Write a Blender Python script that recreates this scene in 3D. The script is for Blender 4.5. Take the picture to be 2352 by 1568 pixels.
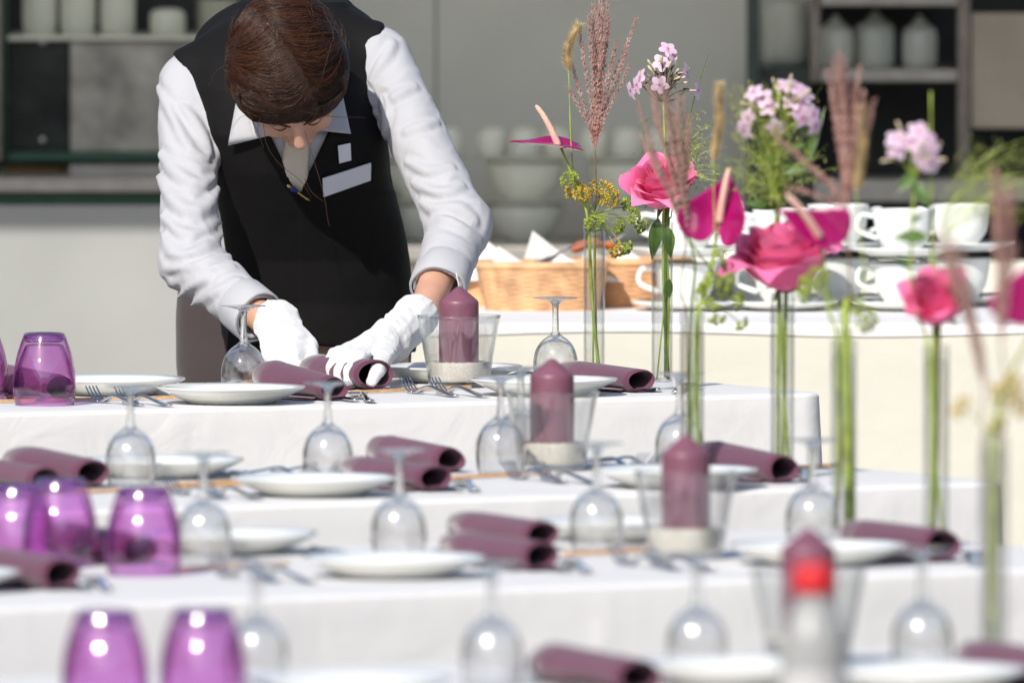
import bpy, bmesh, math, random
import numpy as np
from mathutils import Vector, Matrix

for _o in list(bpy.data.objects):
    bpy.data.objects.remove(_o)
SC = bpy.context.scene
COL = SC.collection
R = math.radians

# ------------------------------------------------------------------ camera
CAMZ = 2.07                      # metres above the ground
PITCH = 0.0442                   # looking slightly down
FPX, IW, IH = 36300.0, 2352.0, 1568.0
cam_d = bpy.data.cameras.new('camera')
cam = bpy.data.objects.new('camera', cam_d); COL.objects.link(cam)
cam.location = (0, 0, CAMZ); cam.rotation_euler = (math.pi/2 - PITCH, 0, 0)
cam_d.sensor_width = 36.0; cam_d.lens = 36.0*FPX/IW
cam_d.clip_start = 0.5; cam_d.clip_end = 2000
cam_d.dof.use_dof = True; cam_d.dof.focus_distance = 27.55; cam_d.dof.aperture_fstop = 8.0
cam_d.dof.aperture_blades = 0
SC.camera = cam

# ------------------------------------------------------------------ sky and sun
SUN_AZ, SUN_EL = R(24), R(37)    # azimuth: degrees left of the camera's back
to_sun = Vector((-math.sin(SUN_AZ)*math.cos(SUN_EL), -math.cos(SUN_AZ)*math.cos(SUN_EL), math.sin(SUN_EL)))
world = bpy.data.worlds.new('World'); SC.world = world; world.use_nodes = True
wn = world.node_tree.nodes; wl = world.node_tree.links
sky = wn.new('ShaderNodeTexSky'); sky.sky_type = 'NISHITA'; sky.sun_disc = False
sky.sun_elevation = SUN_EL; sky.sun_rotation = math.atan2(to_sun.x, to_sun.y)
wl.new(sky.outputs[0], wn['Background'].inputs[0]); wn['Background'].inputs[1].default_value = 0.14
sun_d = bpy.data.lights.new('sun', 'SUN'); sun_d.energy = 4.2; sun_d.angle = R(0.53); sun_d.color = (1.0, 0.95, 0.87)
sun = bpy.data.objects.new('sun', sun_d); COL.objects.link(sun)
sun.rotation_euler = to_sun.to_track_quat('Z', 'Y').to_euler(); sun.location = (0, 0, 30)
SC.view_settings.view_transform = 'Standard'; SC.view_settings.look = 'None'
SC.view_settings.gamma = 1.0; SC.view_settings.use_curve_mapping = False
SC.view_settings.exposure = 0.12

SC.render.engine = 'CYCLES'
SC.cycles.use_denoising = True
SC.cycles.max_bounces = 14; SC.cycles.transparent_max_bounces = 48
SC.cycles.transmission_bounces = 10; SC.cycles.diffuse_bounces = 5; SC.cycles.glossy_bounces = 5
SC.cycles.caustics_reflective = False; SC.cycles.caustics_refractive = False
SC.cycles.sample_clamp_indirect = 8.0

# ------------------------------------------------------------------ mapping from the picture to the place
_c, _s = math.cos(PITCH), math.sin(PITCH)
def ray(px, py):
    r = (px - IW/2)/FPX; dn = (py - IH/2)/FPX
    return Vector((r, _c - dn*_s, -_s - dn*_c))
def W(px, py, d):
    """the point seen at (px, py) that stands d metres in front of the camera"""
    k = ray(px, py); return Vector((0, 0, CAMZ)) + k*(d/k.y)
ZT = 0.77                        # table top
def T(px, py, z=ZT):
    """the point of the level z seen at (px, py)"""
    k = ray(px, py); return Vector((0, 0, CAMZ)) + k*((z - CAMZ)/k.z)

# ------------------------------------------------------------------ object helpers
def link(o):
    COL.objects.link(o); return o
def tag(o, label=None, cat=None, group=None, kind=None):
    if label: o['label'] = label
    if cat: o['category'] = cat
    if group: o['group'] = group
    if kind: o['kind'] = kind
    return o
def thing(name, loc, rz=0, label=None, cat=None, group=None):
    o = link(bpy.data.objects.new(name, None)); o.location = loc; o.rotation_euler = (0, 0, rz)
    o.empty_display_size = 0.05
    return tag(o, label, cat, group)
def mesh(name, V, F, smooth=True, uv=None):
    me = bpy.data.meshes.new(name)
    me.from_pydata([tuple(map(float, v)) for v in V], [], [tuple(map(int, f)) for f in F])
    if smooth: me.polygons.foreach_set('use_smooth', [True]*len(me.polygons))
    me.update(); return me
def obj(name, me, mat, parent=None, loc=None, rot=None, offset_by_parent=False):
    o = link(bpy.data.objects.new(name, me))
    if mat is not None and len(me.materials) == 0: me.materials.append(mat)
    if parent is not None:
        o.parent = parent
        if offset_by_parent:
            o.matrix_parent_inverse = Matrix.Identity(4)
            o.location = -parent.location
    if loc is not None: o.location = loc
    if rot is not None: o.rotation_euler = rot
    return o

class MB:
    """collects several shapes into one mesh"""
    def __init__(s): s.V = []; s.F = []
    def add(s, V, F):
        n = len(s.V); s.V.extend([tuple(v) for v in V]); s.F.extend([tuple(i + n for i in f) for f in F]); return s
    def box(s, x0, x1, y0, y1, z0, z1):
        V = [(x0,y0,z0),(x1,y0,z0),(x1,y1,z0),(x0,y1,z0),(x0,y0,z1),(x1,y0,z1),(x1,y1,z1),(x0,y1,z1)]
        return s.add(V, [(0,3,2,1),(4,5,6,7),(0,1,5,4),(1,2,6,5),(2,3,7,6),(3,0,4,7)])
    def tube(s, pts, rad, seg=8, cap=True, flat=1.0):
        return s.add(*tube(pts, rad, seg, cap, flat))
    def lathe(s, prof, seg=40): return s.add(*lathe(prof, seg))
    def mesh(s, name, smooth=True): return mesh(name, s.V, s.F, smooth)

def lathe(prof, seg=40, ang0=0.0):
    V, F = [], []
    n = len(prof)
    for k in range(seg):
        a = ang0 + 2*math.pi*k/seg
        for r, z in prof: V.append((r*math.cos(a), r*math.sin(a), z))
    for k in range(seg):
        k2 = (k+1) % seg
        for i in range(n-1):
            a, b, c, d = k*n+i, k2*n+i, k2*n+i+1, k*n+i+1
            if prof[i][0] < 1e-6 and prof[i+1][0] < 1e-6: continue
            F.append((a, b, c, d))
    return V, F
def tube(pts, rad, seg=8, cap=True, flat=1.0):
    P = [Vector(p) for p in pts]; n = len(P)
    if not hasattr(rad, '__len__'): rad = [rad]*n
    V, F = [], []
    t0 = (P[1]-P[0]).normalized()
    ref = Vector((0, 0, 1)) if abs(t0.z) < 0.9 else Vector((1, 0, 0))
    u = (ref - t0*ref.dot(t0)).normalized()
    for i in range(n):
        t = (P[min(i+1, n-1)] - P[max(i-1, 0)])
        t = t.normalized() if t.length > 1e-9 else t0
        u = (u - t*u.dot(t))
        u = u.normalized() if u.length > 1e-6 else t.orthogonal().normalized()
        w = t.cross(u)
        for k in range(seg):
            a = 2*math.pi*k/seg
            V.append(P[i] + rad[i]*(u*math.cos(a)*flat + w*math.sin(a)))
    for i in range(n-1):
        for k in range(seg):
            k2 = (k+1) % seg
            F.append((i*seg+k, i*seg+k2, (i+1)*seg+k2, (i+1)*seg+k))
    if cap:
        F.append(tuple(range(seg-1, -1, -1))); F.append(tuple((n-1)*seg+k for k in range(seg)))
    return V, F
def spline(pts, n=16):
    """Catmull-Rom through the points"""
    P = [Vector(p) for p in pts]
    P = [P[0]*2-P[1]] + P + [P[-1]*2-P[-2]]
    out = []
    m = len(P)-3
    for j in range(n+1):
        t = j/n*m; i = min(int(t), m-1); f = t-i
        a, b, c, d = P[i], P[i+1], P[i+2], P[i+3]
        out.append(0.5*((2*b) + (c-a)*f + (2*a-5*b+4*c-d)*f*f + (3*b-a-3*c+d)*f**3))
    return out
def lerp(a, b, t): return a+(b-a)*t
def interp(x, xs, ys): return float(np.interp(x, xs, ys))

# ------------------------------------------------------------------ materials
def newmat(name):
    m = bpy.data.materials.new(name); m.use_nodes = True
    nt = m.node_tree; b = nt.nodes['Principled BSDF']; return m, nt, b
def N(nt, typ, **kw):
    n = nt.nodes.new(typ)
    for k, v in kw.items():
        if k.startswith('i_'):
            key = k[2:].replace('_', ' ')
            n.inputs[key].default_value = v
        else: setattr(n, k, v)
    return n
def pmat(name, col, rough=0.5, var=0.12, scale=20, bump=0.0, bscale=200, bdist=0.002, metal=0.0, sheen=0.0, spec=0.5,
         coat=0.0, sub=0.0, subr=(0.01, 0.005, 0.003), trans=0.0, col2=None, detail=4, roughvar=0.0, stretch=None):
    m, nt, b = newmat(name)
    tc = N(nt, 'ShaderNodeTexCoord')
    src = tc.outputs['Object']
    if stretch:
        mp = N(nt, 'ShaderNodeMapping'); mp.inputs['Scale'].default_value = stretch
        nt.links.new(src, mp.inputs['Vector']); src = mp.outputs['Vector']
    no = N(nt, 'ShaderNodeTexNoise'); no.inputs['Scale'].default_value = scale; no.inputs['Detail'].default_value = detail
    nt.links.new(src, no.inputs['Vector'])
    mix = N(nt, 'ShaderNodeMix', data_type='RGBA')
    c2 = col2 if col2 else tuple(min(1, c*(1-2*var)) for c in col)
    c1 = col if col2 else tuple(min(1, c*(1+var)) for c in col)
    mix.inputs['A'].default_value = (*c1, 1); mix.inputs['B'].default_value = (*c2, 1)
    ramp = N(nt, 'ShaderNodeMapRange'); ramp.inputs['From Min'].default_value = 0.3; ramp.inputs['From Max'].default_value = 0.7
    nt.links.new(no.outputs['Fac'], ramp.inputs['Value']); nt.links.new(ramp.outputs[0], mix.inputs['Factor'])
    nt.links.new(mix.outputs['Result'], b.inputs['Base Color'])
    b.inputs['Roughness'].default_value = rough; b.inputs['Metallic'].default_value = metal
    b.inputs['Specular IOR Level'].default_value = spec
    b.inputs['Sheen Weight'].default_value = sheen; b.inputs['Coat Weight'].default_value = coat
    if sub > 0:
        b.inputs['Subsurface Weight'].default_value = sub; b.inputs['Subsurface Radius'].default_value = subr
        b.inputs['Subsurface Scale'].default_value = 1.0
    if roughvar:
        mr = N(nt, 'ShaderNodeMapRange'); mr.inputs['To Min'].default_value = max(0, rough-roughvar); mr.inputs['To Max'].default_value = rough+roughvar
        nt.links.new(no.outputs['Fac'], mr.inputs['Value']); nt.links.new(mr.outputs[0], b.inputs['Roughness'])
    if bump > 0:
        n2 = N(nt, 'ShaderNodeTexNoise'); n2.inputs['Scale'].default_value = bscale; n2.inputs['Detail'].default_value = 5
        nt.links.new(src, n2.inputs['Vector'])
        bp = N(nt, 'ShaderNodeBump'); bp.inputs['Strength'].default_value = bump; bp.inputs['Distance'].default_value = bdist
        nt.links.new(n2.outputs['Fac'], bp.inputs['Height']); nt.links.new(bp.outputs[0], b.inputs['Normal'])
    if trans > 0:
        tr = N(nt, 'ShaderNodeBsdfTranslucent'); nt.links.new(mix.outputs['Result'], tr.inputs['Color'])
        ms = N(nt, 'ShaderNodeMixShader'); ms.inputs[0].default_value = trans
        nt.links.new(b.outputs[0], ms.inputs[1]); nt.links.new(tr.outputs[0], ms.inputs[2])
        nt.links.new(ms.outputs[0], nt.nodes['Material Output'].inputs['Surface'])
    return m
def cloth_mat(name, col, weave=900, sheen=0.2, rough=0.85, crease=0.25, trans=0.0, wrinkle=9):
    """woven cloth: fine weave plus soft creases"""
    m, nt, b = newmat(name)
    tc = N(nt, 'ShaderNodeTexCoord')
    n1 = N(nt, 'ShaderNodeTexNoise'); n1.inputs['Scale'].default_value = 3.0; n1.inputs['Detail'].default_value = 6
    nt.links.new(tc.outputs['Object'], n1.inputs['Vector'])
    mix = N(nt, 'ShaderNodeMix', data_type='RGBA'); mix.inputs['A'].default_value = (*[c*1.03 for c in col], 1); mix.inputs['B'].default_value = (*[c*0.94 for c in col], 1)
    nt.links.new(n1.outputs['Fac'], mix.inputs['Factor']); nt.links.new(mix.outputs['Result'], b.inputs['Base Color'])
    b.inputs['Roughness'].default_value = rough; b.inputs['Sheen Weight'].default_value = sheen; b.inputs['Specular IOR Level'].default_value = 0.25
    wv = N(nt, 'ShaderNodeTexNoise'); wv.inputs['Scale'].default_value = weave; wv.inputs['Detail'].default_value = 1
    nt.links.new(tc.outputs['Object'], wv.inputs['Vector'])
    cr = N(nt, 'ShaderNodeTexNoise'); cr.inputs['Scale'].default_value = wrinkle; cr.inputs['Detail'].default_value = 4; cr.inputs['Distortion'].default_value = 0.6
    nt.links.new(tc.outputs['Object'], cr.inputs['Vector'])
    b1 = N(nt, 'ShaderNodeBump'); b1.inputs['Strength'].default_value = crease; b1.inputs['Distance'].default_value = 0.02
    nt.links.new(cr.outputs['Fac'], b1.inputs['Height'])
    b2 = N(nt, 'ShaderNodeBump'); b2.inputs['Strength'].default_value = 0.25; b2.inputs['Distance'].default_value = 0.0006
    nt.links.new(wv.outputs['Fac'], b2.inputs['Height']); nt.links.new(b1.outputs[0], b2.inputs['Normal']); nt.links.new(b2.outputs[0], b.inputs['Normal'])
    if trans > 0:
        tr = N(nt, 'ShaderNodeBsdfTranslucent'); nt.links.new(mix.outputs['Result'], tr.inputs['Color'])
        ms = N(nt, 'ShaderNodeMixShader'); ms.inputs[0].default_value = trans
        nt.links.new(b.outputs[0], ms.inputs[1]); nt.links.new(tr.outputs[0], ms.inputs[2])
        nt.links.new(ms.outputs[0], nt.nodes['Material Output'].inputs['Surface'])
    return m
def schlick(nt, f0=0.04):
    """reflectance of a glass face by viewing angle, the same from both sides"""
    lw = N(nt, 'ShaderNodeLayerWeight'); lw.inputs['Blend'].default_value = 0.5
    pw = N(nt, 'ShaderNodeMath', operation='POWER'); nt.links.new(lw.outputs['Facing'], pw.inputs[0]); pw.inputs[1].default_value = 4.2
    ma = N(nt, 'ShaderNodeMath', operation='MULTIPLY_ADD'); nt.links.new(pw.outputs[0], ma.inputs[0]); ma.inputs[1].default_value = 0.9-f0; ma.inputs[2].default_value = f0
    return lw.outputs['Facing'], ma.outputs[0]
def glass_mat(name, face=(0.98, 0.985, 0.985), edge=(0.80, 0.83, 0.83), lo=0.5, hi=0.98, f0=0.06, refr=0.0, refr_edge=0.85, ior=1.45, rough=0.055, tint=None):
    """thin glass wall: clear where it faces you, refracting and more mirror-like towards its rim"""
    m, nt, b = newmat(name); nt.nodes.remove(b)
    facing, fres = schlick(nt, f0)
    mr = N(nt, 'ShaderNodeMapRange'); mr.interpolation_type = 'SMOOTHSTEP'
    mr.inputs['From Min'].default_value = lo; mr.inputs['From Max'].default_value = hi
    nt.links.new(facing, mr.inputs['Value'])
    mx = N(nt, 'ShaderNodeMix', data_type='RGBA'); mx.inputs['A'].default_value = (*face, 1); mx.inputs['B'].default_value = (*edge, 1)
    nt.links.new(mr.outputs[0], mx.inputs['Factor'])
    tp = N(nt, 'ShaderNodeBsdfTransparent'); nt.links.new(mx.outputs['Result'], tp.inputs['Color'])
    fac = N(nt, 'ShaderNodeMapRange'); fac.inputs['To Min'].default_value = refr; fac.inputs['To Max'].default_value = max(refr, refr_edge)
    nt.links.new(mr.outputs[0], fac.inputs['Value'])
    rf = N(nt, 'ShaderNodeBsdfGlass'); rf.inputs['Color'].default_value = (*(tint or face), 1); rf.inputs['IOR'].default_value = ior; rf.inputs['Roughness'].default_value = 0.0
    body = N(nt, 'ShaderNodeMixShader'); nt.links.new(fac.outputs[0], body.inputs[0])
    nt.links.new(tp.outputs[0], body.inputs[1]); nt.links.new(rf.outputs[0], body.inputs[2])
    gl = N(nt, 'ShaderNodeBsdfGlossy'); gl.inputs['Roughness'].default_value = rough; gl.inputs['Color'].default_value = (1, 1, 1, 1)
    m2 = N(nt, 'ShaderNodeMixShader'); nt.links.new(fres, m2.inputs[0])
    nt.links.new(body.outputs[0], m2.inputs[1]); nt.links.new(gl.outputs[0], m2.inputs[2])
    nt.links.new(m2.outputs[0], nt.nodes['Material Output'].inputs['Surface'])
    return m
def solid_glass(name, col=(0.97, 0.98, 0.98)):
    m, nt, b = newmat(name); nt.nodes.remove(b)
    g = N(nt, 'ShaderNodeBsdfGlass'); g.inputs['IOR'].default_value = 1.5; g.inputs['Roughness'].default_value = 0.0; g.inputs['Color'].default_value = (*col, 1)
    t = N(nt, 'ShaderNodeBsdfTransparent'); t.inputs['Color'].default_value = (*col, 1)
    ms = N(nt, 'ShaderNodeMixShader'); ms.inputs[0].default_value = 0.35
    nt.links.new(g.outputs[0], ms.inputs[1]); nt.links.new(t.outputs[0], ms.inputs[2])
    nt.links.new(ms.outputs[0], nt.nodes['Material Output'].inputs['Surface'])
    return m

M = {}
M['linen'] = cloth_mat('white_linen', (0.83, 0.81, 0.795), crease=0.22, trans=0.06)
M['cream'] = cloth_mat('cream_linen', (0.66, 0.635, 0.55), crease=0.2)
M['china'] = pmat('white_china', (0.80, 0.81, 0.78), rough=0.12, var=0.01, coat=0.3)
M['napkin'] = cloth_mat('plum_napkin', (0.135, 0.047, 0.082), weave=1200, sheen=0.3, crease=0.12, wrinkle=14)
M['wax'] = pmat('plum_wax', (0.21, 0.080, 0.118), rough=0.42, var=0.07, scale=40, sub=0.12, bump=0.08, bscale=60)
M['wick'] = pmat('white_wick', (0.75, 0.72, 0.66), rough=0.9)
M['sand'] = pmat('pale_sand', (0.84, 0.79, 0.69), rough=0.95, var=0.12, scale=420, bump=0.8, bscale=500, bdist=0.002)
M['glass'] = glass_mat('clear_glass', face=(0.99, 0.99, 0.99), edge=(0.13, 0.16, 0.18), lo=0.48, hi=0.98, refr=0.12, refr_edge=0.95, ior=1.5)
M['holder'] = glass_mat('holder_glass', edge=(0.6, 0.64, 0.64), lo=0.5, hi=1.0, refr=0.1, refr_edge=0.8)
M['glass_solid'] = solid_glass('clear_glass_solid')
M['tumbler'] = glass_mat('purple_glass', face=(0.94, 0.74, 0.94), edge=(0.50, 0.14, 0.46), lo=0.3, hi=1.0, f0=0.07, refr_edge=0.55, tint=(0.72, 0.34, 0.70))
M['tumbler_base'] = glass_mat('purple_glass_base', face=(0.88, 0.66, 0.90), edge=(0.6, 0.26, 0.62), lo=0.2, hi=1.0, refr=0.6, ior=1.5, tint=(0.88, 0.66, 0.90))
M['vase'] = glass_mat('vase_glass', lo=0.6, hi=1.0, refr_edge=0.6)
M['water'] = glass_mat('vase_water', face=(0.99, 0.995, 0.985), edge=(0.80, 0.84, 0.82), lo=0.6, hi=1.0, f0=0.01, refr=0.15, refr_edge=0.8, ior=1.33)
M['steel'] = pmat('cutlery_steel', (0.72, 0.72, 0.71), rough=0.13, var=0.04, metal=1.0)
M['brushed'] = pmat('brushed_steel', (0.58, 0.56, 0.53), rough=0.34, var=0.10, scale=3, metal=1.0, roughvar=0.1)
M['bamboo'] = pmat('bamboo', (0.62, 0.36, 0.17), rough=0.5, var=0.15, scale=8, stretch=(2, 30, 30))
M['wood'] = pmat('table_wood', (0.32, 0.2, 0.1), rough=0.6, var=0.2, scale=6, stretch=(1, 12, 12))
M['iron'] = pmat('painted_iron', (0.05, 0.07, 0.06), rough=0.5)
M['paving'] = pmat('grey_paving', (0.38, 0.365, 0.34), rough=0.9, var=0.12, scale=3, bump=0.3, bscale=60, bdist=0.01, detail=8)

# ================================================================== the setting
ground = obj('ground', mesh('ground', [(-150, -20, 0), (150, -20, 0), (150, 400, 0), (-150, 400, 0)], [(0, 1, 2, 3)], False), M['paving'])
tag(ground, 'light grey paved ground of the square', kind='structure')

# unseen hedges added to give the glass and cutlery dark reflections
M['added_hedge'] = pmat('added_hedge_leaves', (0.035, 0.065, 0.02), rough=0.7, var=0.5, scale=9, bump=0.8, bscale=30, bdist=0.05)
def added_hedge(x0, y0, x1, y1, h, th, lab):
    L = math.hypot(x1-x0, y1-y0); n = int(L/0.5); rnd = random.Random(int(abs(x0*7+y0))); V, F = [], []
    prof = [(-th/2, 0.0), (-th/2, h*0.33), (-th/2, h*0.66), (-th*0.42, h*0.93), (-th*0.2, h), (th*0.2, h), (th*0.42, h*0.93), (th/2, h*0.66), (th/2, h*0.33), (th/2, 0.0)]
    ux, uy = (x1-x0)/L, (y1-y0)/L
    for i in range(n+1):
        for (o, z) in prof:
            o2 = o + rnd.uniform(-0.12, 0.12); z2 = z + (rnd.uniform(-0.12, 0.12) if z > 0 else 0); s_ = L*i/n
            V.append((s_*ux - o2*uy, s_*uy + o2*ux, z2))
    m = len(prof)
    for i in range(n):
        for k in range(m-1): F.append((i*m+k, (i+1)*m+k, (i+1)*m+k+1, i*m+k+1))
    F.append(tuple(range(m))); F.append(tuple(n*m+k for k in reversed(range(m))))
    tag(obj('added_hedge', mesh('added_hedge', V, F), M['added_hedge'], None, loc=(x0, y0, 0)), lab, 'added_hedge', 'unseen hedges added for dark reflections')
added_hedge(-9, -8, -9, 44, 4.6, 1.2, 'tall dark hedgerow added for reflections left of the tables, outside the picture')
added_hedge(10, 44, 10, -8, 4.6, 1.2, 'tall dark hedgerow added for reflections right of the tables, outside the picture')
added_hedge(9, -9, -8, -9, 5.0, 1.2, 'tall dark hedgerow added for reflections behind the camera')

# ------------------------------------------------------------------ the serving trailer behind everything
M['panel'] = pmat('trailer_panel', (0.78, 0.76, 0.68), rough=0.55, var=0.05, scale=2.2)
M['panel_light'] = pmat('trailer_front_panel', (0.36, 0.365, 0.355), rough=0.6, var=0.05, scale=3)
M['green_edge'] = pmat('green_frame', (0.03, 0.10, 0.06), rough=0.4)
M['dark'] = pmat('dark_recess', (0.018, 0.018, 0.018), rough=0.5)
M['ledge'] = pmat('ledge_metal', (0.42, 0.39, 0.36), rough=0.4, metal=0.4, var=0.1)
M['dark_glass'] = pmat('dark_glass', (0.03, 0.035, 0.03), rough=0.15, var=0.5, scale=9, roughvar=0.1)
M['painted_reflections'] = pmat('steel_painted_reflections', (0.62, 0.57, 0.50), rough=0.3, scale=9, col2=(0.17, 0.165, 0.15), metal=0.3)  # light and dark mottling in the colour imitates blurred reflections
M['taupe'] = pmat('taupe_post', (0.26, 0.22, 0.19), rough=0.5)
M['bronze'] = pmat('bronze_sheet', (0.52, 0.44, 0.35), rough=0.3, metal=0.6, var=0.15, scale=2.5)
M['pot_green'] = pmat('pale_porcelain', (0.80, 0.80, 0.70), rough=0.25, var=0.03)
M['gold_paper'] = pmat('gold_cardboard', (0.45, 0.26, 0.06), rough=0.5)
def px_box(mb, x0, y0, x1, y1, d, t):
    """a box whose front face is seen between two corners, d metres away and t deep"""
    a = W(x0, y0, d); b = W(x1, y1, d)
    mb.box(a.x, b.x, d, d+t, b.z, a.z)
DB = 36.0
tr_loc = Vector((0, DB, 0))
trailer = thing('serving_trailer', tr_loc, 0, 'grey serving trailer with open counter and steel shelves behind the waitress', 'trailer')
def tpart(name, mat, *boxes, smooth=False):
    mb = MB()
    for b in boxes: px_box(mb, *b)
    o = obj(name, mb.mesh(name, smooth), mat, trailer, offset_by_parent=True)
    bv = o.modifiers.new('edge', 'BEVEL'); bv.width = 0.004; bv.segments = 2; bv.limit_method = 'ANGLE'
    return o
tpart('back_wall', M['panel'], (600, -1200, 1722, 760, DB+0.35, 0.05))
tpart('wall_seam', M['ledge'], (999, -1200, 1004, 380, DB+0.345, 0.004))
tpart('side_wall', M['panel'], (-2600, -1400, -60, 1700, DB+0.2, 0.1))
tpart('side_wall', M['panel'], (2420, -1400, 5000, 1700, DB+0.2, 0.1))
tpart('roof', M['panel_light'], (-2600, -1560, 5000, -1400, DB-0.5, 2.5))
# left bay: glass shelf with porcelain above a steel panel, ledge, lower panel
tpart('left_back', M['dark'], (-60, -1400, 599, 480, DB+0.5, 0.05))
tpart('frame_post', M['taupe'], (-60, -1400, 4, 372, DB-0.06, 0.05))
tpart('frame_post', M['green_edge'], (4.5, -1400, 15, 372, DB-0.04, 0.05))
tpart('glass_shelf', M['pot_green'], (16, 83, 520, 94, DB-0.02, 0.40))
tpart('steel_panel', M['painted_reflections'], (160, 95.5, 520, 350, DB+0.012, 0.02))
tpart('dark_glass_panel', M['dark_glass'], (16, 96, 158, 350, DB+0.02, 0.02))
for yy in (97.5, 322):
    p = W(97, yy, DB-0.004)
    sm = MB(); sm.lathe([(0.0, -0.006), (0.006, -0.005), (0.009, 0.0), (0.009, 0.012)], 16)
    o = obj('screw', sm.mesh('screw'), M['steel'], trailer, offset_by_parent=True)
    o.location = p - trailer.location; o.rotation_euler = (-math.pi/2, 0, 0)
tpart('green_rail', M['green_edge'], (16, 351, 520, 371, DB-0.03, 0.05))
tpart('counter_ledge', M['ledge'], (-60, 410, 880, 441, DB-0.35, 0.84))
tpart('green_strip', M['green_edge'], (-60, 442, 880, 470, DB-0.31, 0.5))
tpart('front_panel', M['panel_light'], (-2600, 471, 905, 1700, DB-0.34, 0.06))
# right bay
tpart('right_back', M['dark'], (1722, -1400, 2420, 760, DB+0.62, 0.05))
tpart('post', M['iron'], (1716, -1400, 1744, 620, DB+0.1, 0.06))
tpart('cabinet_back', M['panel'], (1745, -1400, 1862, 152, DB+0.45, 0.03))
tpart('cabinet_base', M['iron'], (1745, 153, 1862, 700, DB+0.2, 0.3))
tpart('post', M['taupe'], (1863, -1400, 1884, 190, DB+0.08, 0.05))
tpart('shelf', M['ledge'], (1885, 160, 2200, 188, DB+0.05, 0.42))
tpart('shelf', M['ledge'], (1885, -60, 2200, 14, DB+0.05, 0.42))
tpart('post', M['taupe'], (2201, -1400, 2228, 410, DB+0.06, 0.05))
tpart('bronze_panel', M['bronze'], (2229, 30, 2420, 296, DB+0.09, 0.03))
tpart('counter_rail', M['ledge'], (1870, 414, 2700, 464, DB-0.1, 0.3))
tpart('middle_counter', M['ledge'], (880, 566, 1722, 600, DB-0.35, 0.7))
tpart('counter_front', M['panel'], (905, 601, 2700, 1700, DB-0.30, 0.06))
tpart('screw_plate', M['steel'], (1758, 148, 1768, 158, DB+0.19, 0.01))
# unseen canopy, added to keep the trailer's counter in soft shade
AE = DB-0.34-2.25
aw = MB(); aw.add([(-4.5, AE, 2.62), (4.5, AE, 2.62), (4.5, DB, 2.9), (-4.5, DB, 2.9), (-4.5, AE, 2.60), (4.5, AE, 2.60), (4.5, DB, 2.88), (-4.5, DB, 2.88)],
    [(0, 1, 2, 3), (7, 6, 5, 4), (0, 4, 5, 1), (1, 5, 6, 2), (2, 6, 7, 3), (3, 7, 4, 0)])
M['added_awning'] = pmat('added_awning_cloth', (0.86, 0.84, 0.78), rough=0.8, var=0.03, scale=3, trans=0.6)
obj('added_awning', aw.mesh('added_awning', False), M['added_awning'], trailer, offset_by_parent=True)

# porcelain standing in the trailer
def pot_mesh(r, h, round_=0.3):
    prof = [(0, 0), (r*0.8, 0), (r*0.95, h*0.05), (r, h*0.2)]
    prof += [(r*(1-round_*0.0), h*0.75), (r*(1-round_*0.25), h*0.92), (r*(1-round_), h), (0, h*1.01)]
    m = MB(); m.lathe(prof, 32); return m.mesh('pot')
for k, (xa, xb, nm) in enumerate(((52, 131, 'leftmost'), (137, 220, 'second from the left'), (229, 311, 'third from the left'))):
    p = W((xa+xb)/2, 82, DB+0.12); r = (xb-xa)/2/FPX*(DB+0.12)
    o = obj('porcelain_canister', pot_mesh(r, 0.16, 0.1), M['pot_green'], None, loc=p)
    tag(o, 'pale straight porcelain canister on the upper left shelf, '+nm, 'canister', 'canisters on the upper left shelf')
p = W(385, 82, DB+0.1)
tag(obj('round_jar', pot_mesh(0.041, 0.062, 0.55), M['pot_green'], None, loc=p), 'round pale jar on the upper left shelf beside the waitress', 'jar')
p = W(500, 82, DB+0.15)
st = thing('saucer_stack', p, 0, 'stack of pale saucers on the upper left shelf behind her shoulder', 'saucers')
sau = MB(); sau.lathe([(0, 0), (0.03, 0), (0.05, 0.008), (0.0505, 0.010), (0.03, 0.004), (0, 0.003)], 28); sau = sau.mesh('saucer')
for k in range(9): obj('saucer', sau, M['pot_green'], st, loc=(0, 0, 0.009*k))
gp = MB(); px_box(gp, 12, 384, 148, 404, DB+0.05, 0.1)
g = obj('cardboard_tray', gp.mesh('cardboard_tray', False), M['gold_paper']); g.rotation_euler = (0, 0, 0)
tag(g, 'gold brown cardboard tray lying on the left ledge', 'tray')
gp = MB(); px_box(gp, 160, 380, 560, 409, DB-0.1, 0.18)
tag(obj('steel_drawer', gp.mesh('steel_drawer', False), M['ledge']), 'grey metal box on the ledge beside the waitress\'s sleeve', 'box')
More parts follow.
